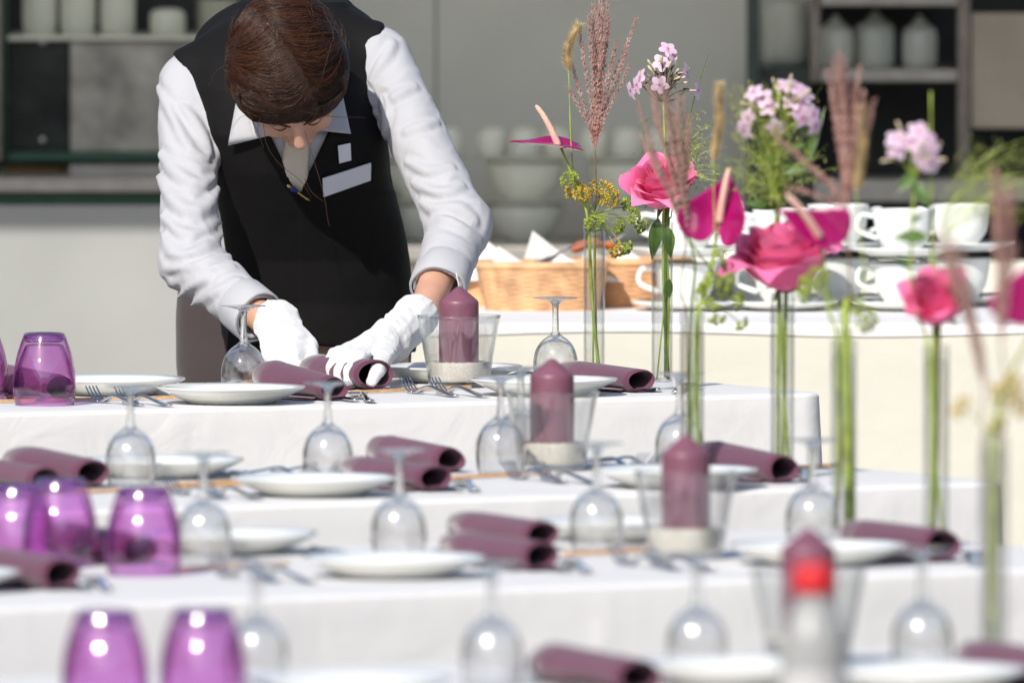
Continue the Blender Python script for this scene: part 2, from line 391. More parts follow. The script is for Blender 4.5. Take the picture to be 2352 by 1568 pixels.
# tureens and plates on the middle counter
bowl = MB(); bowl.lathe([(0, 0), (0.048, 0), (0.05, 0.008), (0.078, 0.035), (0.088, 0.07), (0.09, 0.084), (0.087, 0.084), (0.075, 0.04), (0.0, 0.012)], 36); bowl = bowl.mesh('bowl')
wplate = MB(); wplate.lathe([(0, 0), (0.07, 0), (0.115, 0.008), (0.116, 0.011), (0.07, 0.004), (0, 0.004)], 36); wplate = wplate.mesh('wide_plate')
cup = MB(); cup.lathe([(0.0, 0.0), (0.030, 0.0), (0.032, 0.01), (0.036, 0.04), (0.028, 0.062), (0.02, 0.066), (0, 0.066)], 24); cup = cup.mesh('cup')
cols = ((955, 'beside the waitress\'s elbow'), (1205, 'above the bread baskets'), (1440, 'behind the tall grass'))
for j, (cx, wh) in enumerate(cols):
    base = W(cx, 566, DB-0.12)
    z = base.z + 0.001
    for lev in range(2):
        tag(obj('wide_plate', wplate, M['pot_green'], None, loc=(base.x, base.y, z)), ('lower' if lev == 0 else 'upper')+' wide plate in the shaded crockery tower '+wh, 'plate', 'plates in the crockery towers'); z += 0.0115
        tag(obj('bowl', bowl, M['pot_green'], None, loc=(base.x, base.y, z)), ('lower' if lev == 0 else 'upper')+' pale bowl in the shaded crockery tower '+wh, 'bowl', 'bowls in the crockery towers'); z += 0.0845
    tag(obj('tray_plate', wplate, M['pot_green'], None, loc=(base.x, base.y, z)), 'top plate carrying cups on the crockery tower '+wh, 'plate', 'plates in the crockery towers'); z += 0.0115
    for i, (dx, dy) in enumerate(((-0.073, 0), (0, -0.03), (0.073, 0.0), (0.0, 0.05))):
        tag(obj('cup', cup, M['pot_green'], None, loc=(base.x+dx, base.y+dy, z)), ('left', 'front', 'right', 'rear')[i]+' upturned cup on top of the crockery tower '+wh, 'cup', 'cups on the crockery towers')
# jugs in the right cabinet
for k, (px, py, d, r, h, lab) in enumerate(((1806, 150, DB+0.33, 0.05, 0.15, 'pale jug in the cabinet left of the brown post'), (1920, 159, DB+0.2, 0.042, 0.10, 'pale pot on the right shelf beside the brown post'),
        (2010, 159, DB+0.25, 0.046, 0.11, 'middle pale pot on the right shelf'), (2112, 159, DB+0.22, 0.04, 0.10, 'rightmost pale pot on the right shelf'))):
    t = thing('pale_pot', W(px, py, d), 0, lab, 'pot', 'pots on the right shelves')
    obj('body', pot_mesh(r, h, 0.35), M['pot_green'], t)
    kn = MB(); kn.lathe([(0, 0), (r*0.5, 0.0), (r*0.45, 0.008), (0.008, 0.012), (0.009, 0.02), (0, 0.024)], 20)
    obj('lid', kn.mesh('lid'), M['pot_green'], t, loc=(0, 0, h*1.01))

# ------------------------------------------------------------------ cloth covered tables
def round_rect(L, Wd, r, n=18):
    """outline of a table top, counter-clockwise, with outward normals"""
    pts = []
    cs = [(L/2-r, Wd/2-r, 0), (-L/2+r, Wd/2-r, 90), (-L/2+r, -Wd/2+r, 180), (L/2-r, -Wd/2+r, 270)]
    for i, (cx, cy, a0) in enumerate(cs):
        for k in range(n+1):
            a = R(a0 + 90*k/n); pts.append((cx + r*math.cos(a), cy + r*math.sin(a), math.cos(a), math.sin(a)))
        nx = cs[(i+1) % 4]; a = R(a0+90)
        p0 = (cx + r*math.cos(a), cy + r*math.sin(a)); p1 = (nx[0] + r*math.cos(a), nx[1] + r*math.sin(a))
        ln = math.hypot(p1[0]-p0[0], p1[1]-p0[1]); m = max(4, int(ln/0.02))
        for k in range(1, m): pts.append((lerp(p0[0], p1[0], k/m), lerp(p0[1], p1[1], k/m), math.cos(a), math.sin(a)))
    return pts
def cloth_mesh(name, L, Wd, drop, seed, r=0.045, fold=0.026, crease_every=0.72):
    rnd = random.Random(seed)
    O = round_rect(L, Wd, r); n = len(O)
    V, F = [], []
    arc = [0.0]
    for i in range(1, n): arc.append(arc[-1] + math.hypot(O[i][0]-O[i-1][0], O[i][1]-O[i-1][1]))
    ph = [rnd.uniform(0, 6.28) for _ in range(8)]
    tops = [0.0, 0.35, 0.6, 0.8, 0.92, 0.975, 1.0]
    rings = []
    for s in tops[1:]:
        ring = []
        for (x, y, nx, ny) in O:
            # shrink towards the table's centre line
            xx = x if abs(x) < (L/2-Wd/2) else math.copysign(L/2-Wd/2, x) + (x-math.copysign(L/2-Wd/2, x))*s
            yy = y*s
            ring.append((xx, yy, 0.0 if s < 1 else -0.0015))
        rings.append(ring)
    er = 0.007
    for a in (35, 70, 90):
        rings.append([(x + nx*er*math.sin(R(a)), y + ny*er*math.sin(R(a)), -0.0015-er*(1-math.cos(R(a)))) for (x, y, nx, ny) in O])
    m = 16
    for k in range(1, m+1):
        q = k/m; ring = []
        for i, (x, y, nx, ny) in enumerate(O):
            s = arc[i]
            w = fold*q**1.1*(math.sin(s*7 + ph[0] + 1.2*math.sin(s*2.3+ph[1])) * 0.7 + math.sin(s*15+ph[2]+math.sin(s*5))*0.4*q)
            # drooping corner folds and pressed creases
            cr = 0.0
            dcr = (s + ph[3]*0.1) % crease_every
            dcr = min(dcr, crease_every-dcr)
            cr = 0.005*math.exp(-(dcr/0.009)**2)*(0.5+q)
            cor = 0.03*q*max(0, 1-min(abs(abs(x)-L/2)+abs(abs(y)-Wd/2), 0.12)/0.12)
            hcr = 0.003*math.exp(-((q*drop-0.17)/0.005)**2)
            o = er + 0.004*q + w + cr + cor + hcr
            ring.append((x+nx*o, y+ny*o, -0.0015-er-q*drop))
        rings.append(ring)
    # centre line closes the top
    for ring in rings: V.extend(ring)
    for j in range(len(rings)-1):
        for i in range(n):
            i2 = (i+1) % n
            F.append((j*n+i, (j+1)*n+i, (j+1)*n+i2, j*n+i2))
    # inner strip
    top = list(range(n)); F.append(tuple(top))
    return mesh(name, V, F)
TABLES = []
def banquet_table(idx, yl, slope, corner_x, Wd, L, lab, seed):
    """front edge is the line y = yl - slope*x of the picture, right front corner at corner_x"""
    A = T(0, yl); B = T(corner_x, yl - slope*corner_x)
    u = (B-A); u.z = 0; u.normalize(); v = Vector((-u.y, u.x, 0))
    c = B - u*(L/2) + v*(Wd/2)
    rz = math.atan2(u.y, u.x)
    cl = obj('tablecloth', cloth_mesh('tablecloth', L, Wd, 0.46, seed), M['linen'], None, loc=(c.x, c.y, ZT), rot=(0, 0, rz))
    tag(cl, 'white cloth draped over '+lab, 'tablecloth', 'white tablecloths')
    t = thing('banquet_table', (c.x, c.y, 0), rz, 'long folding table under the cloth of '+lab, 'table', 'banquet tables')
    mb = MB(); mb.box(-L/2+0.02, L/2-0.02, -Wd/2+0.02, Wd/2-0.02, ZT-0.035, ZT-0.006)
    obj('tabletop', mb.mesh('tabletop', False), M['wood'], t)
    for sx in (-1, 1):
        for sy in (-1, 1):
            lg = MB(); lg.tube([(sx*(L/2-0.25), sy*(Wd/2-0.08), ZT-0.035), (sx*(L/2-0.22), sy*(Wd/2-0.05), 0.0)], 0.014, 10)
            obj('leg', lg.mesh('leg'), M['iron'], t)
        br = MB(); br.tube([(sx*(L/2-0.235), -(Wd/2-0.066), 0.35), (sx*(L/2-0.235), (Wd/2-0.066), 0.35)], 0.010, 8)
        obj('brace', br.mesh('brace'), M['iron'], t)
    TABLES.append(dict(c=c, u=u, v=v, rz=rz, L=L, W=Wd))
TN = ['the farthest table, where the waitress works', 'the second table from the waitress', 'the third table from the waitress', 'the fourth table from the waitress', 'the table carrying the red-capped bottle']
banquet_table(0, 947, 0.0245, 1893, 0.82, 2.3, TN[0], 1)
banquet_table(1, 1176, 0.031, 2315, 0.95, 2.5, TN[1], 2)
banquet_table(2, 1393, 0.038, 2760, 1.0, 2.7, TN[2], 3)
banquet_table(3, 1692, 0.035, 3000, 1.0, 2.7, TN[3], 4)
banquet_table(4, 1994, 0.047, 3200, 0.80, 2.7, TN[4], 5)
SHORT = ['the farthest table', 'the second table', 'the third table', 'the fourth table']

# ------------------------------------------------------------------ buffet behind
bc = T(1945, 746); BL, BW = 3.0, 0.95
bl = W(1085, 760, bc.y); bx0 = bl.x - 0.35
bcx = bx0 + BL/2; bcy = bc.y + BW/2
tag(obj('buffet_cloth', cloth_mesh('buffet_cloth', BL, BW, 0.74, 9, fold=0.010), M['cream'], None, loc=(bcx, bcy, ZT), rot=(0, 0, 0)), 'cream cloth hanging to the ground from the buffet table', 'tablecloth')
t = thing('buffet_table', (bcx, bcy, 0), 0, 'buffet table under the cream cloth behind the flowers', 'table')
mb = MB(); mb.box(-BL/2+0.02, BL/2-0.02, -BW/2+0.02, BW/2-0.02, ZT-0.035, ZT-0.006); obj('tabletop', mb.mesh('tabletop', False), M['wood'], t)
for sx in (-1, 1):
    for sy in (-1, 1):
        lg = MB(); lg.tube([(sx*(BL/2-0.1), sy*(BW/2-0.08), ZT-0.035), (sx*(BL/2-0.1), sy*(BW/2-0.08), 0.0)], 0.018, 10); obj('leg', lg.mesh('leg'), M['iron'], t)
# a second white cloth laid over its top, hanging a little over the front
M['linen2'] = cloth_mat('white_linen_overlay', (0.82, 0.80, 0.78), crease=0.3)
oc = MB()
ncol = 60; rows = []
for i in range(ncol+1):
    x = lerp(bx0+0.02, bx0+BL-0.05, i/ncol)
    hang = 0.012 + 0.010*(1+math.sin(i*0.33+0.5))/2
    y0 = bcy-BW/2
    rows.append([(x, bcy+BW/2-0.1, ZT+0.003), (x, y0+0.02, ZT+0.003), (x, y0-0.006, ZT+0.002), (x, y0-0.0098, ZT-0.004), (x, y0-0.0105, ZT-hang*0.6), (x, y0-0.0108, ZT-hang)])
for i in range(ncol+1): oc.V.extend(rows[i])
for i in range(ncol):
    for k in range(5): oc.F.append((i*6+k, i*6+k+1, (i+1)*6+k+1, (i+1)*6+k))
tag(obj('overlay_cloth', oc.mesh('overlay_cloth'), M['linen2']), 'thin white overlay cloth on top of the buffet table', 'tablecloth')

# ================================================================== things on the tables
# ---- meshes shared by alike things
plate_m = MB(); plate_m.lathe([(0, 0.004), (0.070, 0.004), (0.072, 0.0), (0.077, 0.0), (0.080, 0.004), (0.100, 0.012), (0.122, 0.0225), (0.1275, 0.0255), (0.1285, 0.0275), (0.127, 0.0285), (0.118, 0.0255), (0.098, 0.016), (0.084, 0.0095), (0.078, 0.008), (0, 0.0075)], 72); plate_m = plate_m.mesh('plate')
def shell(outer, th):
    inner = [(max(r-th, 0.0), z) for r, z in reversed(outer)]
    return outer + inner
go = [(0.0355, 0.0), (0.0375, 0.010), (0.0390, 0.022), (0.0395, 0.034), (0.0385, 0.046), (0.0355, 0.058), (0.0300, 0.069), (0.0220, 0.078), (0.0130, 0.0845), (0.0085, 0.089)]
def smooth_prof(P, n=40):
    Q = spline([(r, 0, z) for r, z in P], n); return [(max(q.x, 0), q.z) for q in Q]
go_s = smooth_prof(go, 44)
gi = [(max(r-0.0012-0.0016*min(1, z/0.05), 0.0), z if z < 0.07 else 0.07+(z-0.07)*0.55) for r, z in go_s]
gi = [(r if z < 0.0795 else r*max(0, (0.0805-z)/0.001), z) for r, z in gi]
b_ = MB(); b_.lathe([(go_s[0][0]-0.0006, 0.0)] + go_s, 56); gl_out = b_
b_.lathe(list(reversed(gi)) + [(go_s[0][0]-0.0006, 0.0)], 56)
bowl_m = b_.mesh('glass_bowl')
stem_prof = smooth_prof([(0.0, 0.0795), (0.006, 0.0815), (0.0082, 0.0868), (0.0064, 0.095), (0.0056, 0.108), (0.0054, 0.124), (0.0060, 0.138), (0.0095, 0.1445)], 30)
s_ = MB(); s_.lathe(stem_prof + [(0.0, 0.1446)], 32); stem_m = s_.mesh('glass_stem')
f_ = MB(); f_.lathe([(0, 0.1445), (0.0095, 0.1446), (0.016, 0.1472), (0.026, 0.1496), (0.0375, 0.1508), (0.0392, 0.1514), (0.0388, 0.1524), (0.030, 0.1522), (0, 0.1520)], 48); foot_m = f_.mesh('glass_foot')
to = smooth_prof([(0.0505, 0.0), (0.0530, 0.014), (0.0538, 0.032), (0.0520, 0.058), (0.0470, 0.084), (0.0400, 0.106), (0.0365, 0.1155), (0.0340, 0.1205), (0.030, 0.1222)], 44)
ti = [(max(r-0.0024, 0), z*0.84) for r, z in to]
t_ = MB(); t_.lathe([(to[0][0]-0.0012, -0.0)] + to + [(0.0, 0.1222)], 56); t_.lathe([(0.0, ti[-1][1]+0.001)] + list(reversed(ti)) + [(to[0][0]-0.0012, 0.0)], 56); tumb_m = t_.mesh('tumbler_wall')
tb_ = MB(); tb_.lathe([(0, 0.1060), (0.0315, 0.1062), (0.0345, 0.110), (0.0335, 0.1165), (0.029, 0.1198), (0, 0.1202)], 40); tumb_b = tb_.mesh('tumbler_base')
ho = smooth_prof([(0.0505, 0.0), (0.0525, 0.003), (0.0590, 0.045), (0.0660, 0.085), (0.0735, 0.1235)], 24)
h_ = MB(); h_.lathe([(0, 0.0)] + ho + [(0.0728, 0.1245)], 64)
h_.lathe([(0.0728, 0.1245)] + [(r-0.0028, z) for r, z in reversed(ho) if z > 0.008] + [(0.049, 0.009), (0, 0.008)], 64); hold_m = h_.mesh('holder_glass')
sa_ = MB()
rnd = random.Random(5)
sa_.lathe([(0, 0.0085), (0.0485, 0.0093), (0.0500, 0.012), (0.0540, 0.040), (0.0535, 0.0425), (0.045, 0.0435), (0.036, 0.0415), (0, 0.041)], 64)
sa_.V = [(x, y, z + (rnd.uniform(-0.0012, 0.0012) if z > 0.038 else 0)) for x, y, z in sa_.V]
sand_m = sa_.mesh('sand')
c_ = MB(); c_.lathe([(0, 0.030), (0.0345, 0.030), (0.0346, 0.034), (0.0348, 0.090), (0.0348, 0.141), (0.0347, 0.1455), (0.0340, 0.1490), (0.0318, 0.1515), (0.0200, 0.1615), (0.0080, 0.1712), (0.003, 0.1745), (0, 0.175)], 56); candle_m = c_.mesh('candle_wax')
w_ = MB(); w_.tube(spline([(0, 0, 0.173), (0.001, 0, 0.180), (0.004, -0.001, 0.190), (0.007, -0.002, 0.198)], 8), [0.0011]*9, 6); wick_m = w_.mesh('wick')
def roll_mesh(L, rn, rf, seed):
    """a loosely rolled napkin: a spiral sheet, open end at y = 0, far end at y = L, resting on z = 0"""
    rnd = random.Random(seed); turns = 3.0; na = 100; nl = 14
    V, F = [], []
    p1 = rnd.uniform(0, 6.28); st = rnd.uniform(-0.5, 0.1)
    for j in range(nl+1):
        y = L*j/nl; q = j/nl
        for i in range(na+1):
            f = i/na; a = st + 2*math.pi*turns*(1-f) - math.pi*0.5
            rr = lerp(rn, rf, q)
            k = 1.0 - 0.13*f**0.9
            wob = 1 + 0.045*math.sin(2*a+p1+q*1.5) + 0.03*math.sin(3*a-p1)
            x = rr*1.36*k*wob*math.cos(a); z = rr*1.0*k*wob*math.sin(a)
            z = max(z, -rr*0.985 + 0.0012*k*6*f)
            yy = y + (0.012*(0.5-f) if j == 0 else 0) + (0.02*math.sin(f*5+p1) if j == nl else 0)
            V.append((x, yy, z+rr))
    n = na+1
    for j in range(nl):
        for i in range(na): F.append((j*n+i, j*n+i+1, (j+1)*n+i+1, (j+1)*n+i))
    # the far end is folded shut
    b = len(V); V.append((0, L-0.012, lerp(rn, rf, 1.0)))
    base = (nl-1)*n
    for i in range(int(na*0.40)): F.append((base+i, base+i+1, b))
    # loose corner of the napkin lying on the cloth
    b = len(V)
    V += [(-rn*0.9, 0.03, 0.004), (-rn*2.2, 0.055, 0.0035), (-rn*2.9, 0.10, 0.003), (-rf*0.9, L*0.75, 0.004), (-rn*1.7, 0.012, 0.003)]
    F += [(b, b+1, b+2, b+3), (b, b+4, b+1)]
    return mesh('napkin_sheet', V, F)
def strip(mb, pts, half, thick):
    """flat bar along pts; half widths and thickness per point (in the x / up directions)"""
    n = len(pts); b = len(mb.V)
    for i, p in enumerate(pts):
        p = Vector(p); t = (Vector(pts[min(i+1, n-1)]) - Vector(pts[max(i-1, 0)])).normalized(); nrm = Vector((1, 0, 0)).cross(t).normalized()
        h = half[i]; th = thick[i]
        for sx, sz in ((-1, -0.5), (-0.6, 0.5), (0.6, 0.5), (1, -0.5)):
            mb.V.append(tuple(p + Vector((sx*h, 0, 0)) + nrm*(sz*th)))
    for i in range(n-1):
        for k in range(4):
            k2 = (k+1) % 4
            mb.F.append((b+i*4+k, b+i*4+k2, b+(i+1)*4+k2, b+(i+1)*4+k))
    mb.F.append((b+3, b+2, b+1, b)); mb.F.append(tuple(b+(n-1)*4+k for k in range(4)))
def fork_mesh():
    mb = MB()   # handle end at y = 0, tines at y = 0.2
    hp = spline([(0, 0, 0.003), (0, 0.012, 0.0025), (0, 0.05, 0.0065), (0, 0.10, 0.0135), (0, 0.125, 0.0115), (0, 0.145, 0.0035), (0, 0.155, 0.0022)], 24)
    hh = [interp(p.y, [0, 0.006, 0.02, 0.05, 0.10, 0.122, 0.138, 0.155], [0.004, 0.0092, 0.0098, 0.0062, 0.0034, 0.0032, 0.008, 0.0120]) for p in hp]
    th = [interp(p.y, [0, 0.02, 0.10, 0.14, 0.155], [0.0028, 0.0028, 0.0042, 0.003, 0.0022]) for p in hp]
    strip(mb, hp, hh, th)
    for k in range(4):
        x0 = (k-1.5)*0.0065
        tp = spline([(x0, 0.1535, 0.0022), (x0, 0.168, 0.004), (x0*1.02, 0.185, 0.0125), (x0*1.0, 0.202, 0.026)], 10)
        strip(mb, tp, [lerp(0.0022, 0.0010, i/10) for i in range(11)], [lerp(0.0024, 0.0014, i/10) for i in range(11)])
    return mb.mesh('fork')
def spoon_mesh():
    mb = MB()
    hp = spline([(0, 0, 0.004), (0, 0.012, 0.003), (0, 0.05, 0.007), (0, 0.10, 0.0125), (0, 0.135, 0.0045)], 20)
    hh = [interp(p.y, [0, 0.005, 0.02, 0.05, 0.12, 0.14], [0.005, 0.0098, 0.0104, 0.0062, 0.0032, 0.0036]) for p in hp]
    strip(mb, hp, hh, [0.003]*21)
    n = 20; b = len(mb.V); rings = 6
    for j in range(rings+1):
        f = j/rings
        for k in range(n):
            a = 2*math.pi*k/n
            mb.V.append((0.020*f*math.cos(a), 0.163+0.031*f*math.sin(a), 0.0015 + 0.008*f**2.2))
    for j in range(rings):
        for k in range(n):
            k2 = (k+1) % n; mb.F.append((b+j*n+k, b+j*n+k2, b+(j+1)*n+k2, b+(j+1)*n+k))
    return mb.mesh('spoon')
def knife_mesh():
    mb = MB()
    hp = spline([(0, 0, 0.0035), (0, 0.01, 0.004), (0, 0.06, 0.0045), (0, 0.11, 0.0045)], 14)
    strip(mb, hp, [interp(p.y, [0, 0.005, 0.02, 0.10, 0.11], [0.004, 0.0085, 0.0095, 0.0062, 0.006]) for p in hp], [0.005]*15)
    bp = spline([(0, 0.11, 0.0045), (0, 0.13, 0.0035), (0.001, 0.19, 0.003), (0.003, 0.222, 0.003)], 12)
    strip(mb, bp, [interp(p.y, [0.11, 0.125, 0.17, 0.21, 0.224], [0.006, 0.0085, 0.0098, 0.008, 0.002]) for p in bp], [0.0022]*13)
    return mb.mesh('knife')
FORK, SPOON, KNIFE = fork_mesh(), spoon_mesh(), knife_mesh()
for m_, nm in ((FORK, 'f'), (SPOON, 's'), (KNIFE, 'k')): m_.materials.append(M['steel'])

EPS = 0.0012
def at(px, py, dz=0.0):
    p = T(px, py); return Vector((p.x, p.y, ZT+EPS+dz))
def plate(ti, px, py, where):
    o = obj('dinner_plate', plate_m, M['china'], None, loc=at(px, py))
    return tag(o, 'white dinner plate '+where+' on '+SHORT[ti], 'plate', 'white dinner plates')
def wine_glass(ti, px, py, where):
    t = thing('wine_glass', at(px, py), random.Random(int(px)).uniform(0, 6), 'upturned clear wine glass '+where+' on '+SHORT[ti], 'wine glass', 'upturned wine glasses')
    obj('bowl', bowl_m, M['glass'], t); obj('stem', stem_m, M['glass_solid'], t); obj('foot', foot_m, M['glass_solid'], t)
    return t
def tumbler(ti, px, py, where):
    t = thing('tumbler', at(px, py), 0, 'upturned purple glass tumbler '+where+' on '+SHORT[ti], 'tumbler', 'purple tumblers')
    obj('wall', tumb_m, M['tumbler'], t); obj('thick_base', tumb_b, M['tumbler_base'], t)
def candle_set(ti, px, py):
    p = at(px, py)
    t = thing('candle_holder', p, 0, 'flared clear glass candle holder filled with pale sand on '+SHORT[ti], 'candle holder', 'glass candle holders')
    obj('glass', hold_m, M['holder'], t); obj('sand', sand_m, M['sand'], t)
    c = thing('pillar_candle', p + Vector((0, 0, 0)), ti*1.3+2.6, 'plum pillar candle with pointed top standing in sand on '+SHORT[ti], 'candle', 'plum pillar candles')
    obj('wax', candle_m, M['wax'], c); obj('wick', wick_m, M['wick'], c)
_rs = [10]
def napkin(ti, px, py, where, ang=27, L=0.235, rn=0.0205, rf=0.0255, dz=0.0):
    """px, py: middle of the open end's bottom edge"""
    _rs[0] += 1
    q_ = random.Random(_rs[0]*3); L *= q_.uniform(0.95, 1.06); rf *= q_.uniform(0.94, 1.08)
    o = obj('rolled_napkin', roll_mesh(L, rn, rf, _rs[0]), M['napkin'], None, loc=at(px, py, dz), rot=(0, 0, R(ang)))
    so = o.modifiers.new('cloth', 'SOLIDIFY'); so.thickness = 0.0011; so.offset = 0
    return tag(o, 'rolled plum cloth napkin '+where+' on '+SHORT[ti], 'napkin', 'rolled plum napkins')
def cutlery(kind, ti, px, py, where, ang=27, flip=False, dz=0.0):
    me = {'fork': FORK, 'spoon': SPOON, 'knife': KNIFE}[kind]
    o = obj(kind, me, None, None, loc=at(px, py, dz), rot=(0, 0, R(ang + (180 if flip else 0))))
    return tag(o, 'steel '+kind+' '+where+' on '+SHORT[ti], kind, kind+'s on the tables' if kind != 'knife' else 'knives on the tables')
_bs = [0]
def bamboo(ti, x0, y0, x1, y1, w, where, bow=0.0):
    _bs[0] += 1; rnd = random.Random(_bs[0])
    a, b = at(x0, y0), at(x1, y1); mid = (a+b)/2
    pts = spline([a, a.lerp(b, 0.33) + Vector((0, 0, bow*0.8)), a.lerp(b, 0.66) + Vector((0, 0, bow)), b], 18)
    mb = MB()
    d = (b-a).normalized(); s = Vector((-d.y, d.x, 0))
    for i, p in enumerate(pts):
        p = p - mid
        hw = w*(0.85+0.15*math.sin(i*1.3))
        if i % 6 == 3: hw *= 1.12
        mb.V += [tuple(p - s*hw + Vector((0, 0, 0.0005))), tuple(p - s*hw*0.5 + Vector((0, 0, 0.0055))), tuple(p + s*hw*0.5 + Vector((0, 0, 0.0055))), tuple(p + s*hw + Vector((0, 0, 0.0005)))]
    for i in range(18):
        for k in range(3): mb.F.append((i*4+k, i*4+k+1, (i+1)*4+k+1, (i+1)*4+k))
        mb.F.append((i*4+3, i*4, (i+1)*4, (i+1)*4+3))
    mb.F += [(3, 2, 1, 0), tuple(72+k for k in range(4))]
    o = obj('bamboo_strip', mb.mesh('bamboo_strip', False), M['bamboo'], None, loc=mid)
    return tag(o, 'tan bamboo strip '+where+' on '+SHORT[ti], 'bamboo strip', 'bamboo strips of the table runners')

# ---- farthest table (in focus)
tumbler(0, 102, 930, 'in full view at the left')
tumbler(0, -52, 922, 'cut off by the picture edge')
napkin(0, 138, 921, 'behind the purple tumbler', rn=0.022)
plate(0, 256, 906, 'behind the left pair of forks')
bamboo(0, -60, 927, 500, 915, 0.007, 'below the left rear plate')
bamboo(0, 520, 899, 660, 893, 0.005, 'arching behind the left front plate', bow=0.014)
cutlery('fork', 0, 326, 934, 'left of the left front plate, outer one')
cutlery('fork', 0, 392, 935, 'left of the left front plate, inner one')
cutlery('knife', 0, 470, 893, 'behind the left front plate', ang=70)
cutlery('fork', 0, 470, 886, 'behind the left front plate, left of the glass', flip=True, ang=35)
cutlery('fork', 0, 545, 884, 'behind the left front plate, seen through the glass', flip=True, ang=35)
plate(0, 531, 926, 'in front of the waitress, left one,')
wine_glass(0, 560, 905, 'left of the waitress\'s gloved hands')
napkin(0, 766, 921, 'lying below the gloved hands', rn=0.0205, rf=0.0275, L=0.225, ang=29)
cutlery('knife', 0, 818, 924, 'beside the napkin below her hands', ang=21)
cutlery('spoon', 0, 852, 926, 'beside the napkin below her hands', ang=9)
napkin(0, 862, 896, 'held by the waitress\'s gloves', rn=0.0265, rf=0.027, L=0.20, ang=29)
bamboo(0, 800, 906, 1080, 893, 0.006, 'right of the napkin in her hands')
plate(0, 1032, 877, 'behind the candle')
candle_set(0, 1054, 889)
cutlery('fork', 0, 1050, 913, 'in front of the candle, left one')
cutlery('fork', 0, 1117, 914, 'in front of the candle, right one')
plate(0, 1250, 907.5, 'in front of the clear glass on the right')
wine_glass(0, 1276, 884, 'right of the candle')
cutlery('fork', 0, 1140, 868, 'behind the right front plate, left one', flip=True, ang=32)
cutlery('fork', 0, 1180, 866, 'behind the right front plate, right one', flip=True, ang=32)
napkin(0, 1472, 902, 'beside the right front plate', rn=0.0200, rf=0.0245)
cutlery('knife', 0, 1512, 901, 'beside the right napkin', ang=16)
cutlery('spoon', 0, 1552, 905, 'beside the right napkin', ang=-8)

# ---- second table
napkin(1, 212, 1121, 'at its left end, rear one,', rn=0.0215, rf=0.0275)
napkin(1, 105, 1130, 'at its left end, front one,', rn=0.019, rf=0.022)
plate(1, 372, 1096, 'behind the leftmost wine glass')
wine_glass(1, 300, 1113, 'leftmost')
bamboo(1, 180, 1135, 640, 1112, 0.007, 'in front of the leftmost wine glass')
bamboo(1, 400, 1118, 610, 1106, 0.005, 'behind the left front plate')
cutlery('fork', 1, 520, 1148, 'left of the left front plate, outer one')
cutlery('fork', 1, 600, 1149, 'left of the left front plate, inner one')
cutlery('knife', 1, 585, 1098, 'behind the left front plate', ang=20)
cutlery('fork', 1, 560, 1088, 'behind the left front plate, left one', flip=True, ang=33)
cutlery('fork', 1, 625, 1086, 'behind the left front plate, right one', flip=True, ang=33)
plate(1, 722, 1138, 'in front of a wine glass')
wine_glass(1, 753, 1104, 'behind the left front plate')
napkin(1, 1035, 1086, 'in the middle, rear one,', rn=0.0195, rf=0.0235)
napkin(1, 1000, 1130, 'in the middle, front one,', rn=0.0205, rf=0.023)
cutlery('knife', 1, 1057, 1130, 'beside the middle napkins', ang=21)
cutlery('spoon', 1, 1094, 1131, 'beside the middle napkins', ang=9)
bamboo(1, 1040, 1102, 1260, 1090, 0.007, 'left of the candle')
wine_glass(1, 1150, 1088, 'left of the candle, front one,')
wine_glass(1, 1196, 1066, 'left of the candle, rear one,')
candle_set(1, 1268, 1080)
cutlery('fork', 1, 1300, 1112, 'in front of the candle, left one')
cutlery('fork', 1, 1372, 1114, 'in front of the candle, right one')
cutlery('fork', 1, 1322, 1066, 'behind the right front plate, left one', flip=True, ang=32)
cutlery('fork', 1, 1362, 1064, 'behind the right front plate, right one', flip=True, ang=32)
plate(1, 1552, 1119, 'behind the candle of the third table')
wine_glass(1, 1561, 1080, 'rightmost')
napkin(1, 1800, 1110, 'at its right end', rn=0.021, rf=0.0265, L=0.25)
cutlery('spoon', 1, 1850, 1106, 'beside the napkin at the right end', ang=0)
bamboo(1, 1780, 1082, 1925, 1072, 0.006, 'at the right end')

# ---- third table
plate(2, -165, 1358, 'cut off by the picture edge')
napkin(2, 142, 1356, 'at its left end', rn=0.0215, rf=0.024)
cutlery('knife', 2, 207, 1358, 'beside the left napkin', ang=21)
cutlery('spoon', 2, 248, 1359, 'beside the left napkin', ang=9)
tumbler(2, 40, 1312, 'leftmost')
tumbler(2, 138, 1298, 'second from the left')
tumbler(2, 330, 1320, 'left of the leftmost wine glass')
napkin(2, 322, 1298, 'behind the purple tumblers', rn=0.021)
bamboo(2, 400, 1312, 660, 1299, 0.008, 'right of the purple tumblers')
plate(2, 525, 1269, 'behind the leftmost wine glass')
wine_glass(2, 468, 1289, 'leftmost')
cutlery('fork', 2, 640, 1340, 'left of the front plate, outer one')
cutlery('fork', 2, 722, 1341, 'left of the front plate, inner one')
cutlery('knife', 2, 800, 1280, 'behind the front plate', ang=15)
plate(2, 905, 1325, 'in front of the middle napkins')
wine_glass(2, 916, 1280, 'behind the front plate')
napkin(2, 1245, 1262, 'in the middle, rear one,', rn=0.020, rf=0.0225)
napkin(2, 1243, 1312, 'in the middle, front one,', rn=0.0205, rf=0.0235)
cutlery('knife', 2, 1308, 1316, 'beside the middle napkins', ang=21)
cutlery('spoon', 2, 1350, 1318, 'beside the middle napkins', ang=9)
bamboo(2, 1296, 1277, 1530, 1266, 0.009, 'right of the middle napkins')
wine_glass(2, 1370, 1262, 'left of the candle')
plate(2, 1432, 1240, 'behind the wine glass left of the candle')
candle_set(2, 1575, 1283)
cutlery('fork', 2, 1560, 1312, 'in front of the candle, left one')
cutlery('fork', 2, 1640, 1314, 'in front of the candle, right one')
